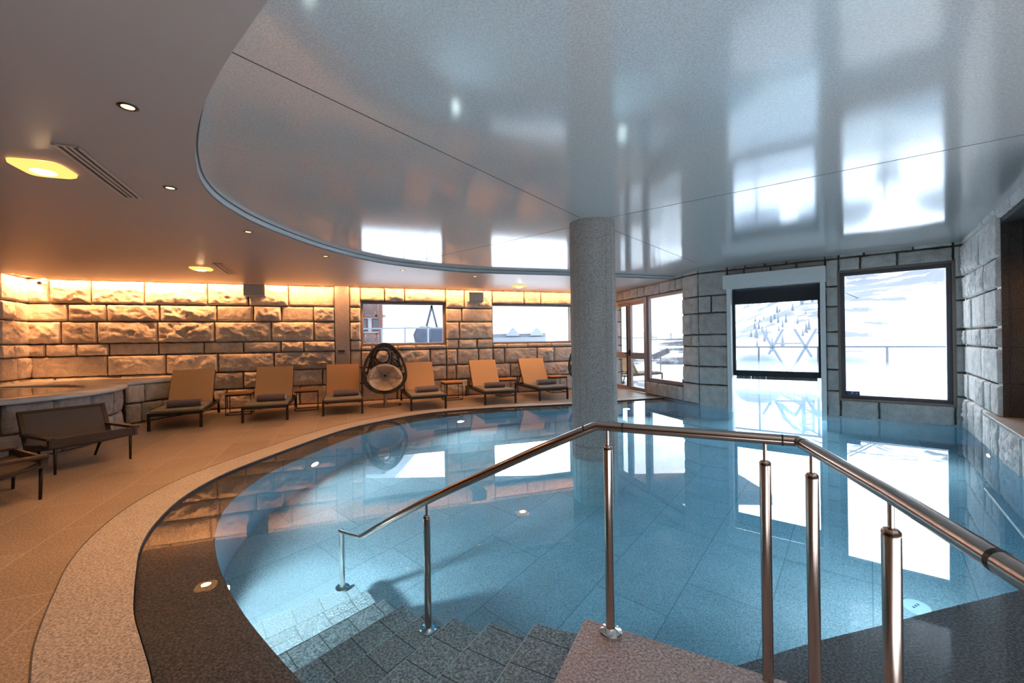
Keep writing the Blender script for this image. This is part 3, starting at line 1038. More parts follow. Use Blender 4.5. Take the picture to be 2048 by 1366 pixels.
mb = MB(); mb.lathe([(0.035, 0.02), (0.035, -0.01), (0.015, -0.015), (0.015, -0.05)], 16, (0, -0.06, 0)); mb.build('mount', M_white, t, smooth=True)
mb = MB(); mb.tube([(0, -0.02, -0.06), (0, -0.20, -0.085)], 0.035, 16); mb.build('body', M_white, t, smooth=False)
mb = MB(); mb.tube([(0, -0.199, -0.085), (0, -0.205, -0.086)], 0.027, 16); mb.build('lens', M_black, t)


# ------------------------------------------------------------------ windows and door
def window(name, fr, op, mat, fw, lab, d0=-0.12, depth=0.07, glass_only=False, frame_extra=None):
    s0, s1, z0, z1 = op
    mb = MB()
    for (a, b, p, q) in ((s0, s0 + fw, z0, z1), (s1 - fw, s1, z0, z1), (s0 + fw, s1 - fw, z0, z0 + fw), (s0 + fw, s1 - fw, z1 - fw, z1)):
        fr.box(mb, a, b, d0 - depth, d0, p, q)
    o = mb.build(name, mat, bevel=0.006, kind='structure')
    tag(o, lab, 'window', kind='structure')
    mb = MB(); fr.box(mb, s0 + fw * 0.8, s1 - fw * 0.8, d0 - depth / 2 - 0.004, d0 - depth / 2, z0 + fw * 0.8, z1 - fw * 0.8)
    mb.build('pane', M_glass, o)
    return o


def portal(fr, op, d=-0.3):
    s0, s1, z0, z1 = op
    dl = bpy.data.lights.new('daylight_portal', 'AREA')
    dl.shape = 'RECTANGLE'; dl.size = s1 - s0; dl.size_y = z1 - z0
    o = bpy.data.objects.new('daylight_portal', dl); C.objects.link(o)
    z = -Vector((fr.n.x, fr.n.y, 0)); x = Vector((fr.u.x, fr.u.y, 0)); y = z.cross(x)
    M = Matrix((x, y, z)).transposed().to_4x4(); M.translation = fr.p((s0 + s1) / 2, d, (z0 + z1) / 2)
    o.matrix_world = M
    dl.cycles.is_portal = True
    return o


window('window_1', F_back, OP_B1, M_winframe, 0.055, 'high window in the back wall with the chalet behind, left of the second speaker')
window('window_2', F_back, OP_B2, M_winframe, 0.045, 'wide high window in the back wall running behind the column')
w3 = window('window_3', F_door, (0.47, 1.96, 0.33, 2.42), M_winframe, 0.07, 'tall fixed window between the glazed door and the stone pier', d0=-0.08)
w4 = window('window_4', F_win, OP_W2, M_darkframe, 0.075, 'large square window at the right with the mountain behind', d0=-0.08, depth=0.09)
mb = MB()
s0, s1, z0, z1 = OP_W2
for (a, b, p, q) in ((s0 - 0.02, s0 + 0.012, z0 - 0.02, z1 + 0.02), (s1 - 0.012, s1 + 0.02, z0 - 0.02, z1 + 0.02), (s0, s1, z0 - 0.02, z0 + 0.012), (s0, s1, z1 - 0.012, z1 + 0.02)):
    F_win.box(mb, a, b, -0.11, 0.004, p, q)
mb.build('outer_trim', plain('trim_brown', (0.20, 0.15, 0.12), 0.5), w4)

# glazed double door
door = thing('door_1', 'bronze-framed glazed double door beside the column', 'door', F_door.p(2.83, -0.1, 0), math.atan2(F_door.u.y, F_door.u.x))
door['kind'] = 'structure'
# local x = along wall (s - 2.83), local y towards outside is negative n ... room is on +y side
def leaf(x0, x1, lab):
    mb = MB(); fwid = 0.085
    for (a, b, p, q) in ((x0, x0 + fwid, 0.01, 2.33), (x1 - fwid, x1, 0.01, 2.33), (x0 + fwid, x1 - fwid, 0.01, 0.11), (x0 + fwid, x1 - fwid, 2.26, 2.33), (x0 + fwid, x1 - fwid, 0.85, 1.01)):
        mb.box(a, b, -0.03, 0.03, p, q)
    o = mb.build('door_leaf', M_winframe, door, bevel=0.005)
    mb = MB(); mb.box(x0 + 0.07, x1 - 0.07, -0.004, 0.004, 0.10, 2.27); mb.build('pane', M_glass, o)
    return o
l1 = leaf(-0.80, 0.0, '')
l2 = leaf(0.01, 0.80, '')
mb = MB()
mb.box(-0.88, -0.80, -0.05, 0.05, 0, 2.42); mb.box(0.80, 0.90, -0.05, 0.05, 0, 2.42); mb.box(-0.80, 0.80, -0.05, 0.05, 2.33, 2.42)
mb.build('door_frame', M_winframe, door, bevel=0.005)
mb = MB(); mb.tube([(0.03, 0.075, 0.10), (0.03, 0.075, 2.25)], 0.017, 10); mb.build('bolt_rod', M_bronze, door)
mb = MB(); mb.tube([(-0.03, 0.03, 1.0), (-0.03, 0.09, 1.0), (0.10, 0.10, 0.99)], 0.013, 8); mb.box(-0.06, 0.0, 0.03, 0.05, 0.92, 1.08)
mb.build('handle', M_black, door)
mb = MB(); F_door.box(mb, 0.50, 0.62, -0.075, -0.068, 0.40, 0.47)
tag(mb.build('depth_sign', M_blue), 'tiny blue plate in the lower corner of the tall fixed window', 'sign')

# white cased opening to the outdoor pool with black roller screen and strip curtain
case = thing('door_2', 'white casing of the swim-through opening with its white roller box', 'door casing', F_win.p(1.34, 0, 0), math.atan2(F_win.u.y, F_win.u.x))
case['kind'] = 'structure'
# here local +y points away from the room (n is to the right of u)
mb = MB(); mb.box(-0.825, 0.785, -0.16, 0.02, 2.30, 2.563); mb.build('roller_box', M_whitemetal, case, bevel=0.006)
for nm, a, b in (('jamb', -0.775, -0.70), ('jamb', 0.705, 0.775)):
    mb = MB(); mb.box(a, b, -0.10, 0.15, -0.4, 2.31); mb.build(nm, M_whitemetal, case, bevel=0.004)
scr = thing('roller_screen', 'black roller screen with clear window hanging in the white opening', 'roller screen', F_win.p(1.34, -0.06, 0), math.atan2(F_win.u.y, F_win.u.x))
mb = MB(); mb.box(-0.70, 0.705, -0.012, 0.012, 2.0, 2.31); mb.build('top_band', M_blackfab, scr)
for a, b in ((-0.70, -0.655), (0.66, 0.705)):
    mb = MB(); mb.box(a, b, -0.03, 0.03, 0.66, 2.30); mb.build('guide', M_blackfab, scr)
mb = MB(); mb.box(-0.70, 0.705, -0.03, 0.03, 0.625, 0.728); mb.build('bottom_bar', M_blackfab, scr, bevel=0.008)
mb = MB(); mb.box(-0.66, 0.665, -0.003, 0.003, 0.72, 2.01); mb.build('clear_window', M_vinyl, scr)
M_clamp = plain('dull_clamp_metal', (0.13, 0.12, 0.115), 0.5, 0.2)
cur = thing('strip_curtain', 'clear vinyl strip curtain bolted below the black roller screen', 'strip curtain', F_win.p(1.34, -0.06, 0), math.atan2(F_win.u.y, F_win.u.x))
for k, (a, b) in enumerate(((-0.645, -0.40), (-0.39, -0.15), (-0.14, 0.64))):
    mb = MB(); mb.box(a, b, -0.018, 0.0, 0.568, 0.625); mb.build('clamp_plate', M_clamp, cur, bevel=0.003)
for k in range(14):
    x = -0.61 + k * 1.21 / 13
    mb = MB(); mb.tube([(x, -0.018, 0.60), (x, -0.032, 0.60)], 0.013, 10); mb.build('bolt', M_steel2, cur)
for k in range(7):
    x0 = -0.665 + k * 0.19
    mb = MB(); mb.box(x0, x0 + 0.205, 0.004 + 0.006 * (k % 2), 0.007 + 0.006 * (k % 2), -0.10, 0.60); mb.build('vinyl_strip', M_vinyl, cur)

# blue depth plate on the square window
t = thing('depth_sign', 'blue plate reading 1.30 m in the corner of the square window', 'sign', F_win.p(2.463, -0.075, 0.393), math.atan2(F_win.u.y, F_win.u.x))
mb = MB(); mb.box(-0.093, 0.093, -0.004, 0.004, -0.033, 0.033); mb.build('plate', M_blue, t)
fc = bpy.data.curves.new('depth_lettering', 'FONT'); fc.body = '1.30 m'; fc.size = 0.055; fc.align_x = 'CENTER'; fc.align_y = 'CENTER'; fc.extrude = 0.0008
fc.materials.append(M_white)
tmp = bpy.data.objects.new('tmp_text', fc); C.objects.link(tmp)
bpy.context.view_layer.update()
lme = bpy.data.meshes.new_from_object(tmp.evaluated_get(bpy.context.evaluated_depsgraph_get()))
bpy.data.objects.remove(tmp); bpy.data.curves.remove(fc)
to = bpy.data.objects.new('lettering', lme); link(to, t); to.location = (0, -0.0055, 0); to.rotation_euler = (PI / 2, 0, 0)

for fr, op in ((F_back, OP_B1), (F_back, OP_B2), (F_door, OP_D1), (F_door, (1.97, 3.68, 0.1, 2.4)), (F_win, (0.65, 2.03, 0.0, 2.0)), (F_win, OP_W2)):
    portal(fr, op)

# ------------------------------------------------------------------ pool lamps and drain
def pool_lamp(x, y, z, dx, dy, lab, watts=POOL_W, spread=150, down=0.25):
    d = Vector((dx, dy, 0)).normalized()
    t = thing('pool_lamp', lab, 'pool light', (x, y, z), math.atan2(d.y, d.x) - PI / 2, 'underwater lamps')
    mb = MB(); mb.tube([(0, -0.03, 0), (0, 0.012, 0)], 0.085, 28); mb.build('bezel', M_steel2, t)
    mb = MB(); mb.tube([(0, 0.010, 0), (0, 0.020, 0)], 0.062, 24); mb.build('lens', M_lens, t)
    area_lamp('pool_lamp_light', Vector((x, y, z)) + d * 0.035, (d.x, d.y, -down), 0.12, 0.12, watts, (0.90, 0.97, 1.0), shape='DISK', spread=R(spread))


pool_lamp(-2.555, 5.50, -0.62, 1, -0.15, 'underwater lamp glowing below the curved ledge at left')
pool_lamp(-1.00, 8.10, -0.62, 0.55, -0.85, 'underwater lamp glowing at the far pool wall in front of the fourth lounger')
pool_lamp(-2.02, 2.98, -0.80, 0.85, 0.35, 'underwater lamp beside the bottom pool steps', POOL_W * 2.2, 165)
pool_lamp(2.42, 9.18, -0.62, -0.1, -1, 'underwater lamp at the far pool wall right of the column')
q = F_right.p(1.55, 0.0, -0.45)
pool_lamp(q.x, q.y, q.z, F_right.n.x, F_right.n.y, 'underwater lamp on the pool wall below the pale right wall')
pool_lamp(2.6, 2.34, -0.62, -0.1, 1, 'underwater lamp under the ledge by the handrail', POOL_W * 1.0)
t = thing('pool_drain', 'white round cover with three small holes on the pool floor', 'drain cover', (2.865, 3.08, -1.35), 0.4)
mb = MB(); mb.lathe([(0.082, 0.0), (0.082, 0.010), (0.074, 0.014)], 36); mb.build('cover', M_white, t)
for x in (-0.03, 0.0, 0.03):
    mb = MB(); mb.box(x * 0.9 - 0.006, x * 0.9 + 0.006, -0.008, 0.008, 0.0138, 0.0150); mb.build('hole', M_blue, t)

# ------------------------------------------------------------------ handrail
hr = thing('handrail', 'brushed steel handrail on round posts leading down the pool steps', 'handrail')
ZR = 0.952
down_pts = [(0.388, 2.002, ZR), (0.155, 2.085, 0.838), (-0.15, 2.245, 0.662), (-0.50, 2.50, 0.435), (-0.825, 2.79, 0.192), (-1.09, 3.055, -0.022), (-1.34, 3.33, -0.225)]
cp = [tuple(p) for p in catmull([Vector(p) for p in down_pts], 5)]
end_post = (-1.366, 3.391)
rail_path = [(0.70, 0.24, ZR), (0.835, 0.715, ZR), (0.945, 1.08, ZR), (1.09, 1.645, ZR), (0.388 + 0.06, 2.002 - 0.03, ZR)] + cp + [(end_post[0] - 0.004, end_post[1] - 0.01, -0.262)]
mb = MB(); mb.tube(rail_path, 0.0215, 20); smooth_auto(mb.build('rail', M_steel, hr), 40)
for p, q in (((0.8475, 0.757, ZR), (0.8445, 0.745, ZR)), ((0.494, 1.949, ZR), (0.499, 1.9465, ZR)), ((0.338, 2.019, 0.931), (0.333, 2.021, 0.9285)), ((1.046, 1.667, ZR), (1.041, 1.670, ZR)), ((1.0775, 1.596, ZR), (1.0758, 1.590, ZR))):
    mb = MB(); mb.tube([p, q], 0.0222, 20); mb.build('joint_ring', M_bronze, hr)
POSTS = [(0.432, 1.972, 0.0, ZR), (0.990, 1.695, 0.0, ZR), (1.060, 1.53, 0.0, ZR), (0.945, 1.08, 0.0, ZR), (-0.514, 2.512, -0.6, 0.428)]
for (x, y, z0, zt) in POSTS:
    mb = MB(); mb.lathe([(0.0195, z0), (0.0205, zt - 0.105), (0.0205, zt - 0.093), (0.015, zt - 0.086), (0.002, zt - 0.084)], 24, (x, y, 0))
    po = smooth_auto(mb.build('post', M_steel, hr), 40)
    mb = MB(); mb.lathe([(0.0072, zt - 0.09), (0.0072, zt - 0.012)], 12, (x, y, 0)); smooth_auto(mb.build('stem', M_steel, po), 40)
    if (x, z0) not in ((0.432, 0.0), (-0.514, -0.6)):
        continue
    mb = MB(); mb.lathe([(0.052, z0), (0.052, z0 + 0.016), (0.049, z0 + 0.021), (0.022, z0 + 0.033), (0.0205, z0 + 0.035)], 32, (x, y, 0)); smooth_auto(mb.build('flange', M_steel2, po), 30)
mb = MB(); mb.tube([(*end_post, -1.2), (*end_post, -0.262)], 0.0215, 20)
po = smooth_auto(mb.build('post', M_steel2, hr), 40)
mb = MB(); mb.lathe([(0.052, -1.2), (0.052, -1.185), (0.022, -1.17)], 28, (*end_post, 0)); mb.build('flange', M_steel2, po)


# ------------------------------------------------------------------ loungers
def make_lounger():
    t = thing('sun_lounger', '', 'sun lounger')
    W, L = 0.73, 1.70
    mb = MB()
    for x in (0.02, W - 0.02): mb.bar((x, 0.0, 0.255), (x, L, 0.245), 0.04, 0.05)
    for y in (0.02, 1.04, L - 0.02): mb.bar((0.0, y, 0.25), (W, y, 0.25), 0.04, 0.045)
    mb.build('frame', M_bronze, t, bevel=0.005)
    for x in (0.02, W - 0.02):
        mb = MB(); mb.box(x - 0.02, x + 0.02, 0.0, 0.04, 0.0, 0.275); mb.build('leg', M_bronze, t, bevel=0.004)
    for x in (0.02, W - 0.02):
        mb = MB(); mb.bar((x, L - 0.05, 0.25), (x, L + 0.02, 0.05), 0.035, 0.03)
        lg = mb.build('leg', M_black, t, bevel=0.004)
        mb = MB(); mb.tube([(x - 0.02, L + 0.02, 0.046), (x + 0.02, L + 0.02, 0.046)], 0.045, 16); mb.build('wheel', M_black, lg)
    mb = MB(); mb.box(0.025, W - 0.025, 0.03, 1.06, 0.268, 0.318)
    mb.build('seat_cushion', M_seatpad, t, bevel=0.016, segs=3)
    M = Matrix.Translation((0, 1.05, 0.315)) @ Matrix.Rotation(R(58), 4, 'X')
    mb = MB(); mb.box(0.03, W - 0.03, 0.0, 0.70, -0.045, 0.0, 0, M)
    bc = mb.build('back_cushion', M_tan, t, bevel=0.012, segs=3)
    mb = MB()
    for x in (0.035, W - 0.035): mb.bar(M @ Vector((x, 0.0, -0.06)), M @ Vector((x, 0.69, -0.06)), 0.025, 0.025)
    mb.bar(M @ Vector((0.03, 0.685, -0.06)), M @ Vector((W - 0.03, 0.685, -0.06)), 0.025, 0.025)
    mb.build('back_frame', M_bronze, t)
    for x in (0.08, W - 0.08):
        mb = MB(); mb.bar(M @ Vector((x, 0.40, -0.07)), (x, 1.62, 0.255), 0.02, 0.02); mb.build('back_prop', M_bronze, t)
    return t


def make_towel():
    t = thing('rolled_towel', '', 'towel')
    n = 28
    r, L = 0.066, 0.47
    mb = MB()
    rows = 14
    vs, fs = [], []
    for i in range(rows + 1):
        x = -L / 2 + L * i / rows
        k = 1.0 - 0.10 * (abs(2 * i / rows - 1) ** 6) + 0.03 * math.sin(i * 1.9)
        for j in range(n):
            a = 2 * PI * j / n
            rr = r * k * (1 + 0.02 * math.sin(3 * a + i))
            z = r + rr * math.sin(a) * 0.93
            vs.append((x, rr * math.cos(a) * 1.08, max(z, 0.0)))
    for i in range(rows):
        for j in range(n):
            fs.append((i * n + j, i * n + (j + 1) % n, (i + 1) * n + (j + 1) % n, (i + 1) * n + j))
    mb.add(vs, fs)
    mb.build('roll', M_towel, t, smooth=True)
    for sx in (-1, 1):
        mb = MB()
        pts = []
        for k in range(70):
            a = k * 0.33
            rr = 0.008 + (r * 0.88 - 0.008) * k / 69
            pts.append((sx * (L / 2 - 0.003), rr * math.cos(a) * 1.08, r + rr * math.sin(a) * 0.93))
        mb.tube(pts, 0.0062, 6)
        mb.build('rolled_end', M_towel_in, t, smooth=True)
    return t


def make_table():
    t = thing('side_table', '', 'side table')
    W = 0.44
    h = W / 2 - 0.01
    for z in (0.008, 0.385):
        mb = MB()
        for a, b in (((-h, -h), (h, -h)), ((h, -h), (h, h)), ((h, h), (-h, h)), ((-h, h), (-h, -h))):
            mb.bar((*a, z), (*b, z), 0.012, 0.016 if z < 0.1 else 0.03)
        mb.build('floor_hoop' if z < 0.1 else 'frame', M_black, t)
    for x in (-h, h):
        for y in (-h, h):
            mb = MB(); mb.box(x - 0.006, x + 0.006, y - 0.006, y + 0.006, 0.0, 0.39); mb.build('leg', M_black, t)
    mb = MB(); mb.box(-W / 2, W / 2, -W / 2, W / 2, 0.398, 0.425); mb.build('table_top', M_wood, t, bevel=0.004)
    return t


LOUNG = [((-5.84, 6.853), 26.0, 1.55, 'tan-backed sun lounger nearest the round tub, far left of the row'), ((-4.711, 7.449), 22.0, 1.0, 'tan-backed sun lounger second from the tub, between two wooden side tables'),
         ((-3.57, 8.04), 21.0, 1.0, 'tan-backed sun lounger just left of the complete egg chair'), ((-2.029, 8.509), 21.0, 1.0, 'tan-backed sun lounger just right of the complete egg chair'),
         ((-0.603, 9.152), 20.0, 1.0, 'tan-backed sun lounger below the wall between the two windows'), ((0.595, 9.674), 19.0, 1.0, 'tan-backed sun lounger nearest the column, far right of the row')]
TOWLAB = ['rolled plum towel on the lounger nearest the round tub', 'rolled plum towel on the second lounger from the tub', 'rolled plum towel on the lounger left of the egg chair',
          'rolled plum towel on the lounger right of the egg chair', 'rolled plum towel on the lounger below the wall between the windows', 'rolled plum towel on the lounger nearest the column']
TOWPX = [0.33, 0.40, 0.40, 0.40, 0.42, 0.42]
lng0, tow0 = make_lounger(), make_towel()
for i, ((x, y), a, _, lab) in enumerate(LOUNG):
    o = lng0 if i == 0 else copy_tree(lng0)
    o.location = (x, y, 0); o.rotation_euler = (0, 0, R(a))
    tag(o, lab, 'sun lounger', 'sun loungers along the back wall')
    tw = tow0 if i == 0 else copy_tree(tow0)
    Mx = Matrix.Rotation(R(a), 4, 'Z')
    off = Mx @ Vector(((0.42, 0.42, 0.42, 0.40, 0.36, 0.36)[i], (0.34, 0.36, 0.38, 0.40, 0.42, 0.42)[i], 0))
    tw.location = (x + off.x, y + off.y, 0.3175); tw.rotation_euler = (0, 0, R(a + (6, -3, 3, 5, -4, 2)[i]))
    tag(tw, TOWLAB[i], 'towel', 'rolled towels on the loungers')
tab0 = make_table()
TABS = [((-5.42, 8.55), 24, 'small wooden side table between the first and second loungers from the tub'), ((-4.30, 8.98), 22, 'small wooden side table between the second and third loungers from the tub'),
        ((-1.45, 10.22), 21, 'small wooden side table between the fourth lounger and the one between the windows'), ((-0.18, 10.80), 20, 'small wooden side table between the last two loungers before the column'),
        ((1.16, 11.42), 19, 'small wooden side table behind the lounger nearest the column')]
for i, ((x, y), a, lab) in enumerate(TABS):
    o = tab0 if i == 0 else copy_tree(tab0)
    o.location = (x, y, 0); o.rotation_euler = (0, 0, R(a))
    tag(o, lab, 'side table', 'wooden side tables between the loungers')


# ------------------------------------------------------------------ egg chairs
def make_egg():
    t = thing('egg_chair', '', 'egg chair')
    zb, zt = 0.29, 1.34
    def half(z):                      # half width of the egg at height z
        v = (z - zb) / (zt - zb)
        v = min(max(v, 0.0), 1.0)
        return 0.445 * (math.sin(PI * v ** 0.80)) ** 0.62
    N = 56
    ring = []
    for k in range(N):
        a = 2 * PI * k / N
        cz = math.sin(a)
        z = 0.665 + cz * (0.675 if cz > 0 else 0.375)
        x = 0.437 * math.cos(a) * (1 - 0.16 * max(cz, 0) ** 2)
        ring.append((x, -0.10 - 0.05 * abs(math.cos(a)) + 0.10 * max(cz, 0), z))
    mb = MB(); mb.tube(ring, 0.027, 10, closed=True); mb.build('rim', M_rattan, t, smooth=True)
    # woven shell behind the rim
    rng = random.Random(4)
    bm = bmesh.new()
    rowsn, cols = 34, 44
    grid = []
    for i in range(rowsn + 1):
        u = i / rowsn                 # 0 rim .. 1 pole
        row = []
        for j in range(cols):
            a = 2 * PI * j / cols + (0.5 * (i % 2)) * 2 * PI / cols
            cz = math.sin(a)
            rx = 0.437 * (1 - 0.16 * max(cz, 0) ** 2)
            q = math.cos(u * PI / 2)
            z = 0.665 + cz * (0.675 if cz > 0 else 0.375) * q
            x = rx * math.cos(a) * q
            yrim = -0.10 - 0.05 * abs(math.cos(a)) + 0.10 * max(cz, 0)
            y = yrim * q + 0.0 + 0.42 * math.sin(u * PI / 2)
            jt = 0.011
            row.append(bm.verts.new((x + rng.uniform(-jt, jt), y + rng.uniform(-jt, jt), z + rng.uniform(-jt, jt))))
        grid.append(row)
    for i in range(rowsn - 1):
        for j in range(cols):
            c = [grid[i][j], grid[i][(j + 1) % cols], grid[i + 1][(j + 1) % cols], grid[i + 1][j]]
            m = sum((v.co for v in c), Vector()) / 4
            if (m.x + 0.04) ** 2 + (m.z - 1.06) ** 2 < 0.145 ** 2 and m.y > 0.0:
                continue
            if abs(m.x) > 0.30 and m.z > 0.70 and m.y > -0.08 and m.y < 0.22 and m.z < 1.12:
                continue
            try:
                bm.faces.new(c[:3]); bm.faces.new((c[0], c[2], c[3]))
            except ValueError:
                pass
    me = bpy.data.meshes.new('woven_shell'); bm.to_mesh(me); bm.free(); me.materials.append(M_rattan)
    sh = bpy.data.objects.new('woven_shell', me); link(sh, t)
    wf = sh.modifiers.new('weave', 'WIREFRAME'); wf.thickness = 0.013; wf.use_replace = True; wf.use_even_offset = False
    hole = [(-0.04 + 0.148 * math.cos(2 * PI * k / 28), 0.30 - 0.09 * math.sin(2 * PI * k / 28) , 1.06 + 0.148 * math.sin(2 * PI * k / 28)) for k in range(28)]
    mb = MB(); mb.tube(hole, 0.014, 8, closed=True); mb.build('opening_rim', M_rattan, t, smooth=True)
    for sx in (-1, 1):
        mb = MB(); mb.tube([(sx * 0.17, 0.12, 1.31), (sx * 0.285, 0.23, 1.05), (sx * 0.36, 0.20, 0.72)], 0.016, 8); mb.build('rib', M_rattan, t, smooth=True)
    # tufted bowl cushion
    mb = MB()
    vs, fs = [], []
    nr, nc = 30, 96
    for i in range(nr + 1):
        u = i / nr                        # 0 outer lip .. 1 middle of the bowl
        k = 1 - u
        for j in range(nc):
            a = 2 * PI * j / nc
            sa, ca = math.sin(a), math.cos(a)
            x = 0.375 * ca * (0.06 + 0.94 * k ** 0.85)
            z = 0.585 + 0.27 * sa * (0.06 + 0.94 * k ** 0.85) + (0.05 * max(sa, 0) * k)
            y = -0.10 - 0.05 * abs(ca) + 0.10 * max(sa, 0) + 0.47 * (1 - k ** 1.7) - 0.03
            crease = abs(math.sin(3.0 * (a - PI / 2) + PI / 2)) ** 0.55            # radial tufting folds
            ringf = abs(math.sin(u * PI * 2.2)) ** 0.5
            puff = 0.15 * crease * (0.30 + 0.70 * ringf) * min(1, k * 2.2) + 0.012 * math.sin(23 * a + 9 * u)* k
            if u < 0.12:
                puff *= u / 0.12
                y += 0.09 * (1 - u / 0.12)
            vs.append((x * (1 - 0.4 * puff), y - puff, z))
    for i in range(nr):
        for j in range(nc):
            fs.append((i * nc + j, i * nc + (j + 1) % nc, (i + 1) * nc + (j + 1) % nc, (i + 1) * nc + j)[::-1])
    fs.append(tuple(range(nr * nc, (nr + 1) * nc))[::-1])
    mb.add(vs, fs)
    cu = mb.build('cushion', M_cushion, t, smooth=True)
    mb = MB(); mb.lathe([(0.036, 0.02), (0.036, 0.32)], 24, (0, 0.03, 0)); smooth_auto(mb.build('pedestal', M_steel, t))
    mb = MB(); mb.lathe([(0.355, 0.0), (0.355, 0.008), (0.34, 0.013), (0.05, 0.022), (0.036, 0.03)], 48, (0, 0.03, 0)); smooth_auto(mb.build('base_plate', M_steel, t))
    return t


egg = make_egg()
egg.location = (-2.765, 9.32, 0); egg.rotation_euler = (0, 0, R(17))
tag(egg, 'black woven egg chair with beige cushion between the third and fourth loungers', 'egg chair', 'black egg chairs')
e2 = copy_tree(egg)
e2.location = (1.86, 11.0, 0); e2.rotation_euler = (0, 0, R(2))
tag(e2, 'black woven egg chair mostly hidden behind the granite column', 'egg chair', 'black egg chairs')


# ------------------------------------------------------------------ low armchairs by the tub
def make_armchair():
    """local x along the front edge, y from the front to the back"""
    t = thing('low_armchair', '', 'armchair')
    W = 0.76
    x0, x1 = -0.05, W - 0.05
    mb = MB(); mb.box(x0, x1, -0.035, 0.0, 0.285, 0.385); mb.build('front_rail', M_chairwood, t, bevel=0.006)
    for a, b in ((x0 - 0.012, x0 + 0.02), (x1 - 0.02, x1 + 0.012)):
        mb = MB()
        vs = [(a, -0.04, 0.29), (b, -0.04, 0.29), (b, 0.56, 0.235), (a, 0.56, 0.235), (a, -0.04, 0.315), (b, -0.04, 0.315), (b, 0.56, 0.275), (a, 0.56, 0.275)]
        mb.add(vs, [(0, 3, 2, 1), (4, 5, 6, 7), (0, 1, 5, 4), (2, 3, 7, 6), (0, 4, 7, 3), (1, 2, 6, 5)])
        mb.build('side_rail', M_chairwood, t, bevel=0.004)
    for a, b in ((x0 - 0.03, x0 + 0.045), (x1 - 0.045, x1 + 0.03)):
        mb = MB()
        mb.box(a, b, -0.045, 0.60, 0.372, 0.402)
        mb.box(a + 0.02, b - 0.02, -0.044, 0.012, 0.285, 0.375)
        mb.build('armrest', M_chairwood, t, bevel=0.008)
    M = Matrix.Translation((0, 0.52, 0.225)) @ Matrix.Rotation(R(65), 4, 'X')
    mb = MB()
    for (a, b, p, q) in ((x0 - 0.01, x0 + 0.035, 0, 0.46), (x1 - 0.035, x1 + 0.01, 0, 0.46), (x0, x1, 0, 0.04), (x0, x1, 0.425, 0.46)):
        mb.box(a, b, p, q, -0.04, 0.0, 0, M)
    mb.build('back_frame', M_chairwood, t, bevel=0.006)
    mb = MB(); mb.box(x0 + 0.025, x1 - 0.025, 0.03, 0.43, -0.03, -0.006, 0, M); mb.build('back_sling', M_chaircanvas, t, bevel=0.005)
    mb = MB()
    vs = []
    for i in range(13):
        v = i / 12
        z = 0.335 - 0.11 * v - 0.03 * math.sin(PI * v)
        for j in range(9):
            u = j / 8
            vs.append((x0 + 0.02 + (x1 - x0 - 0.04) * u, -0.01 + 0.55 * v, z - 0.012 * math.sin(PI * u)))
    fs = [(i * 9 + j, i * 9 + j + 1, (i + 1) * 9 + j + 1, (i + 1) * 9 + j) for i in range(12) for j in range(8)]
    mb.add(vs, fs)
    so = mb.build('seat_sling', M_chaircanvas, t, smooth=True)
    sd = so.modifiers.new('thick', 'SOLIDIFY'); sd.thickness = 0.02
    W_ = 0.66
    for x, dx in ((0.0, 0.0), (W_, 0.0)):
        mb = MB(); mb.tube([(x, -0.01, 0.30), (x + dx, 0.0, 0.0)], lambda i: 0.016 if i == 0 else 0.012, 12); mb.build('leg', M_black, t, smooth=True)
    for x in (0.06, W_ - 0.06):
        mb = MB(); mb.tube([(x, 0.50, 0.25), (x, 0.68, 0.0)], lambda i: 0.016 if i == 0 else 0.012, 12); mb.build('leg', M_black, t, smooth=True)
    return t


ac = make_armchair()
ac.location = (-4.902, 4.594, 0); ac.rotation_euler = (0, 0, math.atan2(0.603, 0.27))
tag(ac, 'low dark armchair with brown sling standing whole in front of the round tub', 'armchair', 'low dark armchairs')
ac2 = copy_tree(ac)
ac2.rotation_euler = (0, 0, math.atan2(0.45, -0.893))
ac2.location = (-4.242, 3.848, 0)
tag(ac2, 'low dark armchair cut off by the left edge, nearest the camera', 'armchair', 'low dark armchairs')

# ------------------------------------------------------------------ round stone tub and bench ledge
TC = Vector((-7.72, 5.72)); TR = 1.90
tub = thing('round_tub', 'raised round whirlpool tub clad in stone with white rim', 'whirlpool tub', (TC.x, TC.y, 0))
rng = random.Random(31)


class Ring:
    flip = False
    def p(self, s, d, z):
        a = s / TR
        return Vector(((TR - 0.05 + d) * math.cos(a), (TR - 0.05 + d) * math.sin(a), z))


mb = MB(); mb.c = []
rg_ = Ring()
for z0, z1 in ((0.0, 0.33), (0.33, 0.70)):
    s = -TR * 2.2 + (0.2 if z0 else 0)
    while s < TR * 1.5:
        ln = rng.uniform(0.35, 0.62)
        rock_patch(mb, rg_, s, s + ln, z0, z1, 0.035, 0.028, rng, rng.uniform(0.82, 1.05))
        s += ln
# patches wind the other way round on an outward cylinder
mb.f = [f[::-1] for f in mb.f]
mb.build('stone_cladding', M_rock_tub, tub, smooth=True)
mb = MB(); mb.lathe([(TR - 0.075, 0.0), (TR - 0.075, 0.70)], 72); mb.build('core', M_mortar, tub)
mb = MB()
vs, fs = [], []
prof = [(TR + 0.03, 0.695), (TR + 0.045, 0.715), (TR + 0.03, 0.745), (TR - 0.42, 0.750), (TR - 0.46, 0.735), (TR - 0.47, 0.55)]
nn = 96
for (r_, z_) in prof:
    for j in range(nn):
        vs.append((r_ * math.cos(2 * PI * j / nn), r_ * math.sin(2 * PI * j / nn), z_))
for i in range(len(prof) - 1):
    for j in range(nn):
        fs.append((i * nn + j, i * nn + (j + 1) % nn, (i + 1) * nn + (j + 1) % nn, (i + 1) * nn + j))
mb.add(vs, fs)
mb.build('rim', M_tubtop, tub, smooth=True)
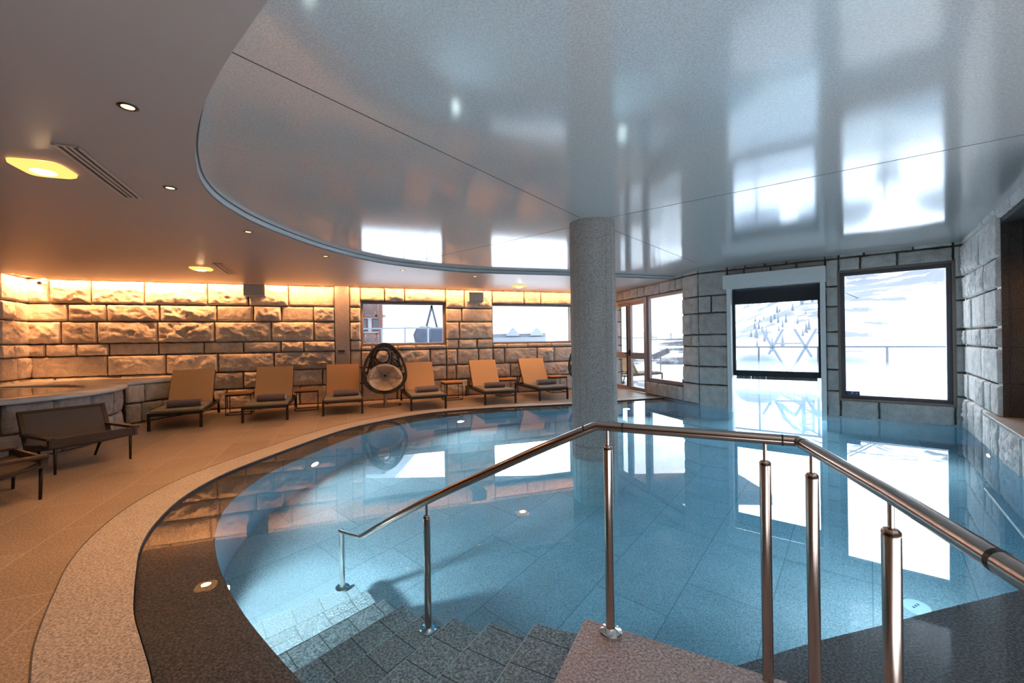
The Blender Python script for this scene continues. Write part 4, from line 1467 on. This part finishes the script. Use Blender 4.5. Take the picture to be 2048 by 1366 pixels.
mt, nt, out = new_mat('tub_water')
b_ = principled(nt, out, (0.10, 0.11, 0.12), 0.02, ior=1.33)
mb = MB(); mb.lathe([(TR - 0.465, 0.705), (TR - 0.465, 0.72)], 64); mb.build('tub_water', mt, tub)

F_bench = Frame((-6.69, 7.44), (-6.36, 9.05), False)
w = stone_wall('wall_bench', F_bench, 0.0, F_bench.L, 0.0, 0.70, [], 0.03, 0.026, 21, [M_rock_back, M_mortar], 0.42, rows=[0.36], thick=0.06)
tag(w, 'low stone wall between the round tub and the back wall', 'wall', kind='structure')
mb = MB(); mb.prism([F_bench.q(0.0, 0.04), F_bench.q(F_bench.L + 0.1, 0.04), (-8.2, 8.55), (-9.1, 8.16), (-8.78, 7.42)] + [(TC.x + (TR + 0.06) * math.cos(R(q_)), TC.y + (TR + 0.06) * math.sin(R(q_))) for q_ in range(118, 56, -6)], 0.695, 0.742)
o = mb.build('bench_top', M_tubtop, bevel=0.006, kind='structure'); tag(o, 'pale slab shelf between the round tub and the back wall', 'shelf', kind='structure')

# ------------------------------------------------------------------ outside
hole = [F_back.q(-3.0, -0.3), F_back.q(F_back.L + 0.3, -0.3), F_door.q(0.5, -0.3), F_win.q(0.2, -0.36), F_win.q(-2.6, -3.35), F_win.q(4.6, -3.35), F_win.q(3.6, -0.36), (7.2, 6.2), (6.3, 3.0), (6.3, -4.2), (-13, -4.2)]
big = [(-300, -60), (300, -60), (300, 320), (-300, 320)]
mb = MB(); mb.flat([big, hole], -0.04)
o = mb.build('snow_ground', M_snow, kind='structure'); tag(o, 'snow covered ground outside the windows', 'snow', kind='structure')
mb = MB()
F_win.box(mb, -2.8, 4.8, -3.55, -3.35, -1.5, 0.06)
mb.bar((*F_win.q(0.45, -0.52), -0.7), (*F_win.q(-2.7, -3.4), -0.7), 0.2, 1.52)
F_win.box(mb, 4.6, 4.8, -3.5, -0.4, -1.5, 0.06)
o = mb.build('outdoor_pool_edge', M_snow, kind='structure'); tag(o, 'snowy stone edge of the outdoor pool', 'pool edge', kind='structure')

ms, nt, out = new_mat('steam')
vs_ = node(nt, 'ShaderNodeVolumeScatter')
vs_.inputs['Color'].default_value = (1, 1, 1, 1); vs_.inputs['Density'].default_value = 0.12
nt.links.new(vs_.outputs[0], out.inputs['Volume'])
mb = MB(); mb.prism([F_win.q(0.6, -0.7), F_win.q(4.5, -0.7), F_win.q(4.5, -3.3), F_win.q(-1.9, -3.3)], 0.0, 0.78)
tag(mb.build('steam', ms), 'white steam drifting over the outdoor pool', 'steam', kind='stuff')
sc.cycles.volume_bounces = 2

# mountain side with rock outcrops
m_mtn, nt, out = new_mat('snowy_mountain')
b_ = principled(nt, out, (0.84, 0.87, 0.91), 0.9, spec=0.1)
tc = node(nt, 'ShaderNodeTexCoord')
mp = node(nt, 'ShaderNodeMapping'); mp.inputs['Scale'].default_value = (0.16, 0.16, 0.34)
nt.links.new(tc.outputs['Object'], mp.inputs[0])
nz1 = node(nt, 'ShaderNodeTexNoise', inputs={'Scale': 1.0, 'Detail': 9.0, 'Roughness': 0.68})
nz2 = node(nt, 'ShaderNodeTexNoise', inputs={'Scale': 0.32, 'Detail': 2.0})
nt.links.new(mp.outputs[0], nz1.inputs['Vector']); nt.links.new(mp.outputs[0], nz2.inputs['Vector'])
ml = node(nt, 'ShaderNodeMath', operation='MULTIPLY_ADD'); nt.links.new(nz2.outputs['Fac'], ml.inputs[0]); ml.inputs[1].default_value = 0.7
nt.links.new(nz1.outputs['Fac'], ml.inputs[2])
rp = ramp(nt, [(0.86, (0.84, 0.87, 0.91)), (0.92, (0.10, 0.11, 0.135))])
rp.color_ramp.elements[0].position = 0.845; rp.color_ramp.elements[1].position = 0.90
sb = node(nt, 'ShaderNodeMath', operation='MULTIPLY'); sb.inputs[1].default_value = 1.0
nt.links.new(ml.outputs[0], sb.inputs[0]); nt.links.new(sb.outputs[0], rp.inputs[0]); nt.links.new(rp.outputs[0], b_.inputs['Base Color'])


def sstep(a, b, x):
    t_ = min(1, max(0, (x - a) / (b - a)))
    return t_ * t_ * (3 - 2 * t_)


mb = MB()
na, nr = 150, 60
for i in range(na + 1):
    az = R(-40 + 130 * i / na)
    azd = math.degrees(az)
    for j in range(nr + 1):
        r_ = 24 + 240 * (j / nr) ** 1.3
        el = 0.010 + 0.17 * sstep(23, 37, azd) * sstep(18, 180, r_) ** 0.8 + 0.012 * sstep(20, 40, r_)
        z = r_ * math.tan(el) * 1.0 - 0.2
        z += noise.fractal(Vector((math.sin(az) * r_ * 0.03, math.cos(az) * r_ * 0.03, 1.0)), 1.0, 2.0, 5) * r_ * 0.02 * sstep(20, 34, azd) - (0.8 if j == 0 else 0)
        mb.v.append((math.sin(az) * r_, math.cos(az) * r_, z))
for i in range(na):
    for j in range(nr):
        a = i * (nr + 1) + j
        mb.f.append((a, a + 1, a + nr + 2, a + nr + 1)[::-1]); mb.m.append(0)
o = mb.build('mountain', m_mtn, smooth=True, kind='structure'); tag(o, 'snowy mountain side with dark rock outcrops beyond the windows', 'mountain', kind='structure')

# glass balustrade on the terrace edge
M_pale = plain('pale_steel', (0.19, 0.21, 0.24), 0.5, 0.2, var=0.03)
bal = thing('balustrade', 'glass balustrade with steel posts on the terrace beyond the right-hand windows', 'balustrade')
mb = MB(); a, b = F_win.p(-0.9, -3.95, 1.10), F_win.p(6.9, -3.95, 1.10)
mb.bar(a, b, 0.05, 0.045); mb.build('top_rail', M_pale, bal)
for k in range(7):
    s = -0.9 + k * 1.3
    mb = MB(); F_win.box(mb, s - 0.025, s + 0.025, -3.98, -3.93, -0.05, 1.08); mb.build('post', M_pale, bal)
    if k < 6:
        mb = MB(); F_win.box(mb, s + 0.05, s + 1.25, -3.96, -3.95, 0.08, 1.02); mb.build('glass_panel', M_balglass, bal)

# crossed timber trestle, mast, planter, snow heaps, lift cables
M_paletimber = plain('weathered_timber', (0.16, 0.175, 0.205), 0.8, var=0.08)
tr = thing('timber_trestle', 'tall crossed timber trestle outside the white opening', 'trestle', (0, 0, 0))
c0 = Vector((10.3, 17.0, -0.04))
ux = Vector((0.82, -0.57, 0))
for k, off in enumerate((0.0, 1.15)):
    for sgn in (-1, 1):
        mb = MB(); cc_ = c0 + ux * off + Vector((0.15 * k, 0.35 * k, 0))
        mb.bar(cc_ + ux * (-0.50 * sgn), cc_ + ux * (0.36 * sgn) + Vector((0, 0, 1.72)), 0.12, 0.10); mb.build('cross_beam', M_paletimber, tr)
mb = MB(); mb.bar(c0 + ux * 0.1 + Vector((0, 0, 1.15)), c0 + ux * 1.0 + Vector((0.15, 0.35, 1.15)), 0.06, 0.06); mb.build('cross_bar', M_paletimber, tr)

mast = thing('lift_mast', 'pale lattice lift mast standing on the slope beyond the white opening', 'mast', (0, 0, 0))
mc = Vector((41.5, 60.5, 0))
mb = MB()
for dx, dy in ((-0.9, 0), (0.9, 0), (0, 0.9)): mb.bar(mc + Vector((dx, dy, 0)), mc + Vector((dx * 0.8, dy * 0.8, 12.0)), 0.22, 0.22)
mb.build('mast_legs', M_pale, mast)
mb = MB()
for k in range(15):
    z = 0.5 + k * 0.8
    mb.bar(mc + Vector((-0.85, 0, z)), mc + Vector((0.85, 0, z)), 0.09, 0.09)
    mb.bar(mc + Vector((-0.85, 0, z)), mc + Vector((0.85, 0, z + 0.8)), 0.07, 0.07)
mb.build('lattice', M_pale, mast)

M_cable = plain('steel_cable', (0.13, 0.14, 0.16), 0.6)
for k, (p, q) in enumerate((((36, 48, 12.3), (92, 92, 14.5)), ((37.5, 48, 12.0), (95, 92, 13.6)), ((37, 50, 7.2), (93, 95, 3.0)))):
    mb = MB(); mb.tube([p, q], 0.07, 6)
    tag(mb.build('lift_cable', M_cable), ('uppermost lift cable crossing the square window view', 'middle lift cable just under the uppermost one in the square window view', 'lowest lift cable sloping down across the square window view')[k], 'cable', 'lift cables over the slope')

# conifers on the slope
M_fir = plain('dark_fir', (0.15, 0.165, 0.185), 0.9, var=0.2, scale=3)
def make_fir():
    t = thing('fir_tree', '', 'tree')
    mb = MB()
    for k in range(5):
        z = 0.4 + k * 0.6; r_ = 0.95 - 0.17 * k
        vs = [(r_ * (1 if j % 2 else 0.72) * math.cos(2 * PI * j / 12), r_ * (1 if j % 2 else 0.72) * math.sin(2 * PI * j / 12), z) for j in range(12)] + [(0, 0, z + 1.15)]
        mb.add(vs, [(j, (j + 1) % 12, 12) for j in range(12)])
    mb.build('foliage', M_fir, t)
    mb = MB(); mb.tube([(0, 0, -1.0), (0, 0, 0.7)], 0.1, 6); mb.build('trunk', M_chairwood, t)
    return t


def ground_z(x, y):
    r_ = math.hypot(x, y); azd = math.degrees(math.atan2(x, y)); az = R(azd)
    el = 0.010 + 0.17 * sstep(23, 37, azd) * sstep(18, 180, r_) ** 0.8 + 0.012 * sstep(20, 40, r_)
    return r_ * math.tan(el) - 0.2 + noise.fractal(Vector((math.sin(az) * r_ * 0.03, math.cos(az) * r_ * 0.03, 1.0)), 1.0, 2.0, 5) * r_ * 0.02 * sstep(20, 34, azd)


fir = make_fir()
rng = random.Random(8)
placed = []
i = 0
while i < 34:
    az = R(rng.uniform(29.0, 36.2)); r_ = rng.uniform(34, 75)
    if any(math.hypot(math.sin(az) * r_ - a_, math.cos(az) * r_ - b__) < 1.5 for a_, b__ in placed) or math.hypot(math.sin(az) * r_ - 41.5, math.cos(az) * r_ - 60.5) < 3.0: continue
    placed.append((math.sin(az) * r_, math.cos(az) * r_))
    o = fir if i == 0 else copy_tree(fir)
    x, y = math.sin(az) * r_, math.cos(az) * r_
    sc_ = rng.uniform(0.16, 0.34)
    o.location = (x, y, ground_z(x, y) - 0.1); o.scale = (sc_ * 0.8, sc_ * 0.8, sc_); o.rotation_euler = (0, 0, rng.uniform(0, 6))
    tag(o, 'small grey fir scattered on the slope beyond the white opening', 'tree', 'firs on the slope')
    i += 1

# snow heaps and planter on the terrace
def heap(x, y, w_, d_, h_, rot, lab):
    mb = MB(); nn = 24
    vs, fs = [], []
    for i in range(9):
        u = i / 8
        for j in range(nn):
            a = 2 * PI * j / nn
            k = math.cos(u * PI / 2) ** 0.5
            vs.append((w_ * k * math.cos(a) * (1 + 0.06 * math.sin(3 * a)), d_ * k * math.sin(a), h_ * math.sin(u * PI / 2)))
    for i in range(8):
        for j in range(nn):
            fs.append((i * nn + j, i * nn + (j + 1) % nn, (i + 1) * nn + (j + 1) % nn, (i + 1) * nn + j))
    mb.add(vs, fs)
    o = mb.build('covered_mound', plain('grey_cover', (0.23, 0.26, 0.29), 0.9, var=0.03), smooth=True)
    o.location = (x, y, -0.04); o.rotation_euler = (0, 0, rot)
    return tag(o, lab, 'covered mound')


heap(8.3, 14.6, 0.75, 0.5, 0.85, -0.6, 'rounded grey-blue covered mound left of the trestle outside the opening')
heap(10.5, 13.9, 1.0, 0.6, 0.80, -0.6, 'wider grey-blue covered mound right of the trestle outside the opening')
heap(13.3, 12.0, 1.5, 0.7, 0.75, -0.6, 'long grey-blue covered mound behind the balustrade in the square window')
pl = thing('planter', 'pale tapered planter at the balustrade outside the square window', 'planter', (9.05, 10.3, -0.04))
mb = MB(); mb.lathe([(0.20, 0), (0.27, 0.50), (0.29, 0.52), (0.27, 0.55), (0.24, 0.50)], 24); mb.build('pot', plain('pale_pot', (0.42, 0.43, 0.45)), pl)
mb = MB(); mb.lathe([(0.25, 0.50), (0.20, 0.57), (0.05, 0.62)], 20); mb.build('snow_cap', M_snow, pl, smooth=True)
for k, (x, y, z, w_, lab) in enumerate(((46, 50.5, 2.9, 3.0, 'low pale snow fence on the slope, upper one in the square window'), (37, 42.5, 1.9, 2.2, 'low pale snow fence with a slanted strut, lower one in the square window'))):
    t = thing('snow_fence', lab, 'fence', (x, y, z), R(-42), 'snow fences on the slope')
    for zz in (0.0, 0.35): 
        mb = MB(); mb.box(-w_ / 2, w_ / 2, -0.05, 0.05, zz, zz + 0.14); mb.build('rail', M_pale, t)
    for xx in (-w_ / 2, 0, w_ / 2):
        mb = MB(); mb.box(xx - 0.06, xx + 0.06, -0.06, 0.06, -2.0, 0.5); mb.build('post', M_pale, t)

# outdoor armchair and spotting barrel outside the tall window
oc = copy_tree(lng0)
oc.location = (5.0, 14.3, -0.04); oc.rotation_euler = (0, 0, R(118))
tag(oc, 'sun lounger standing in the snow outside the tall fixed window', 'sun lounger')
sg = thing('snow_gun', 'small dark tilted barrel on a thin post in the snow outside the tall window', 'snow gun', (6.55, 19.0, 0))
mb = MB(); mb.tube([(0, 0, -0.1), (0, 0, 0.62)], 0.03, 8); mb.build('post', M_pale, sg)
mb = MB(); mb.tube([(-0.35, 0, 0.55), (0.35, 0, 0.85)], 0.13, 14); mb.build('barrel', M_cable, sg)

# chalet behind the first high window
M_chwall = plain('chalet_render', (0.34, 0.34, 0.36), 0.9, var=0.03)
M_chwood = plain('chalet_red_wood', (0.105, 0.042, 0.030), 0.8, var=0.1)
M_chpane = plain('chalet_pane', (0.05, 0.06, 0.08), 0.2)
ch = thing('chalet', 'white chalet with red-brown balcony boards behind the first high window', 'building', (-8.9, 26.0, 0))
mb = MB(); mb.box(-5.0, 1.1, 0.0, 8.0, -0.2, 6.5); mb.build('wall', M_chwall, ch)
for (z0, z1) in ((3.05, 3.95), (1.15, 1.95), (5.0, 5.8)):
    mb = MB()
    for xx in (-1.0, -0.25, 0.5):
        for kk in range(7):
            u = kk / 7
            mb.bar((xx - 0.32 + 0.64 * u, -0.55, z0 + 0.05), (xx - 0.32 + 0.64 * u + 0.16, -0.55, z1 - 0.05), 0.05, 0.04)
    for xx in (-1.4, -0.62, 0.13, 0.9): mb.box(xx - 0.05, xx + 0.05, -0.6, -0.5, z0 - 0.15, z1)
    mb.box(-5.0, 1.3, -0.6, -0.5, z1 - 0.06, z1 + 0.04); mb.box(-5.0, 1.3, -0.6, 0.0, z0 - 0.12, z0)
    mb.build('balcony', M_chwood, ch)
for xx in (-0.55, 1.15):
    mb = MB(); mb.box(xx - 0.1, xx + 0.1, -0.62, -0.42, -0.2, 6.3); mb.build('post', M_chwood, ch)
for xx in (-1.25, -0.1, 0.75):
    for zz in (2.1, 4.1):
        mb = MB(); mb.box(xx - 0.3, xx + 0.3, -0.05, 0.02, zz, zz + 0.75); fr_ = mb.build('window', M_chwood, ch)
        mb = MB(); mb.box(xx - 0.22, xx + 0.22, -0.06, -0.05, zz + 0.06, zz + 0.69); mb.build('pane', M_chpane, fr_)
mb = MB(); mb.box(-5.4, 1.9, -1.0, 8.6, 6.5, 6.75); mb.build('roof', M_snow, ch)

tl = thing('terrace_railing', 'thin grey terrace railing outside the first high window', 'railing', (0, 0, 0))
mb = MB(); mb.bar((-7.2, 17.0, 1.95), (-1.6, 17.6, 1.95), 0.05, 0.05); mb.bar((-7.2, 17.0, 1.35), (-1.6, 17.6, 1.35), 0.04, 0.04); mb.build('rails', M_pale, tl)
for k in range(7):
    x = -7.0 + k * 0.9
    mb = MB(); mb.box(x - 0.03, x + 0.03, 17.0 + k * 0.095, 17.06 + k * 0.095, -0.05, 1.95); mb.build('post', M_pale, tl)
M_dkblue = plain('dark_blue_machine', (0.022, 0.030, 0.052), 0.5, var=0.1)
gm = thing('piste_machine', 'dark blue snow machine with an A-shaped mast behind the first high window', 'snow machine', (-4.45, 24.0, 0.9))
mb = MB(); mb.lathe([(0.25, 0.0), (0.62, 0.15), (0.70, 0.6), (0.55, 0.95), (0.2, 1.1)], 20, (-0.35, 0, 0.3)); mb.build('cab', M_dkblue, gm, smooth=True)
mb = MB(); mb.box(-0.1, 0.75, -0.5, 0.5, 0.35, 1.25); mb.build('engine_cover', M_dkblue, gm, bevel=0.15, segs=3)
for sgn in (-0.4, 0.35):
    mb = MB(); mb.bar((sgn, 0, 1.0), (0.0, 0, 2.5), 0.11, 0.11); mb.build('mast_leg', M_dkblue, gm)
mb = MB(); mb.lathe([(0.02, 0), (0.1, 0.1), (0.1, 0.25), (0.02, 0.32)], 12, (0, 0, 2.45)); mb.build('beacon', M_chwood, gm)
for x in (-0.7, 0.5):
    mb = MB(); mb.box(x - 0.25, x + 0.25, -0.7, 0.7, -0.9, 0.35); mb.build('track', M_cable, gm, bevel=0.1)

lb = thing('lodge', 'low pale lodge with two gables behind the wide high window', 'building', (0.5, 42.0, 0))
M_lodge = plain('lodge_wall', (0.22, 0.24, 0.27), 0.9, var=0.03)
mb = MB(); mb.box(-2.6, 2.8, 0, 5, -0.2, 2.1); mb.build('wall', M_lodge, lb)
mb = MB(); mb.box(-2.8, 3.0, -0.3, 5, 2.1, 2.75); mb.build('roof', M_snow, lb)
for x in (-0.4, 1.9):
    mb = MB(); mb.add([(x - 0.7, -0.35, 1.9), (x + 0.7, -0.35, 1.9), (x, -0.35, 2.75), (x - 0.7, 3, 1.9), (x + 0.7, 3, 1.9), (x, 3, 2.75)], [(0, 1, 2), (3, 5, 4), (0, 2, 5, 3), (1, 4, 5, 2), (0, 3, 4, 1)])
    mb.build('gable', M_lodge, lb)
mb = MB(); mb.box(-2.6, 2.8, -0.35, -0.3, 1.2, 1.75); mb.build('fascia', M_pale, lb)
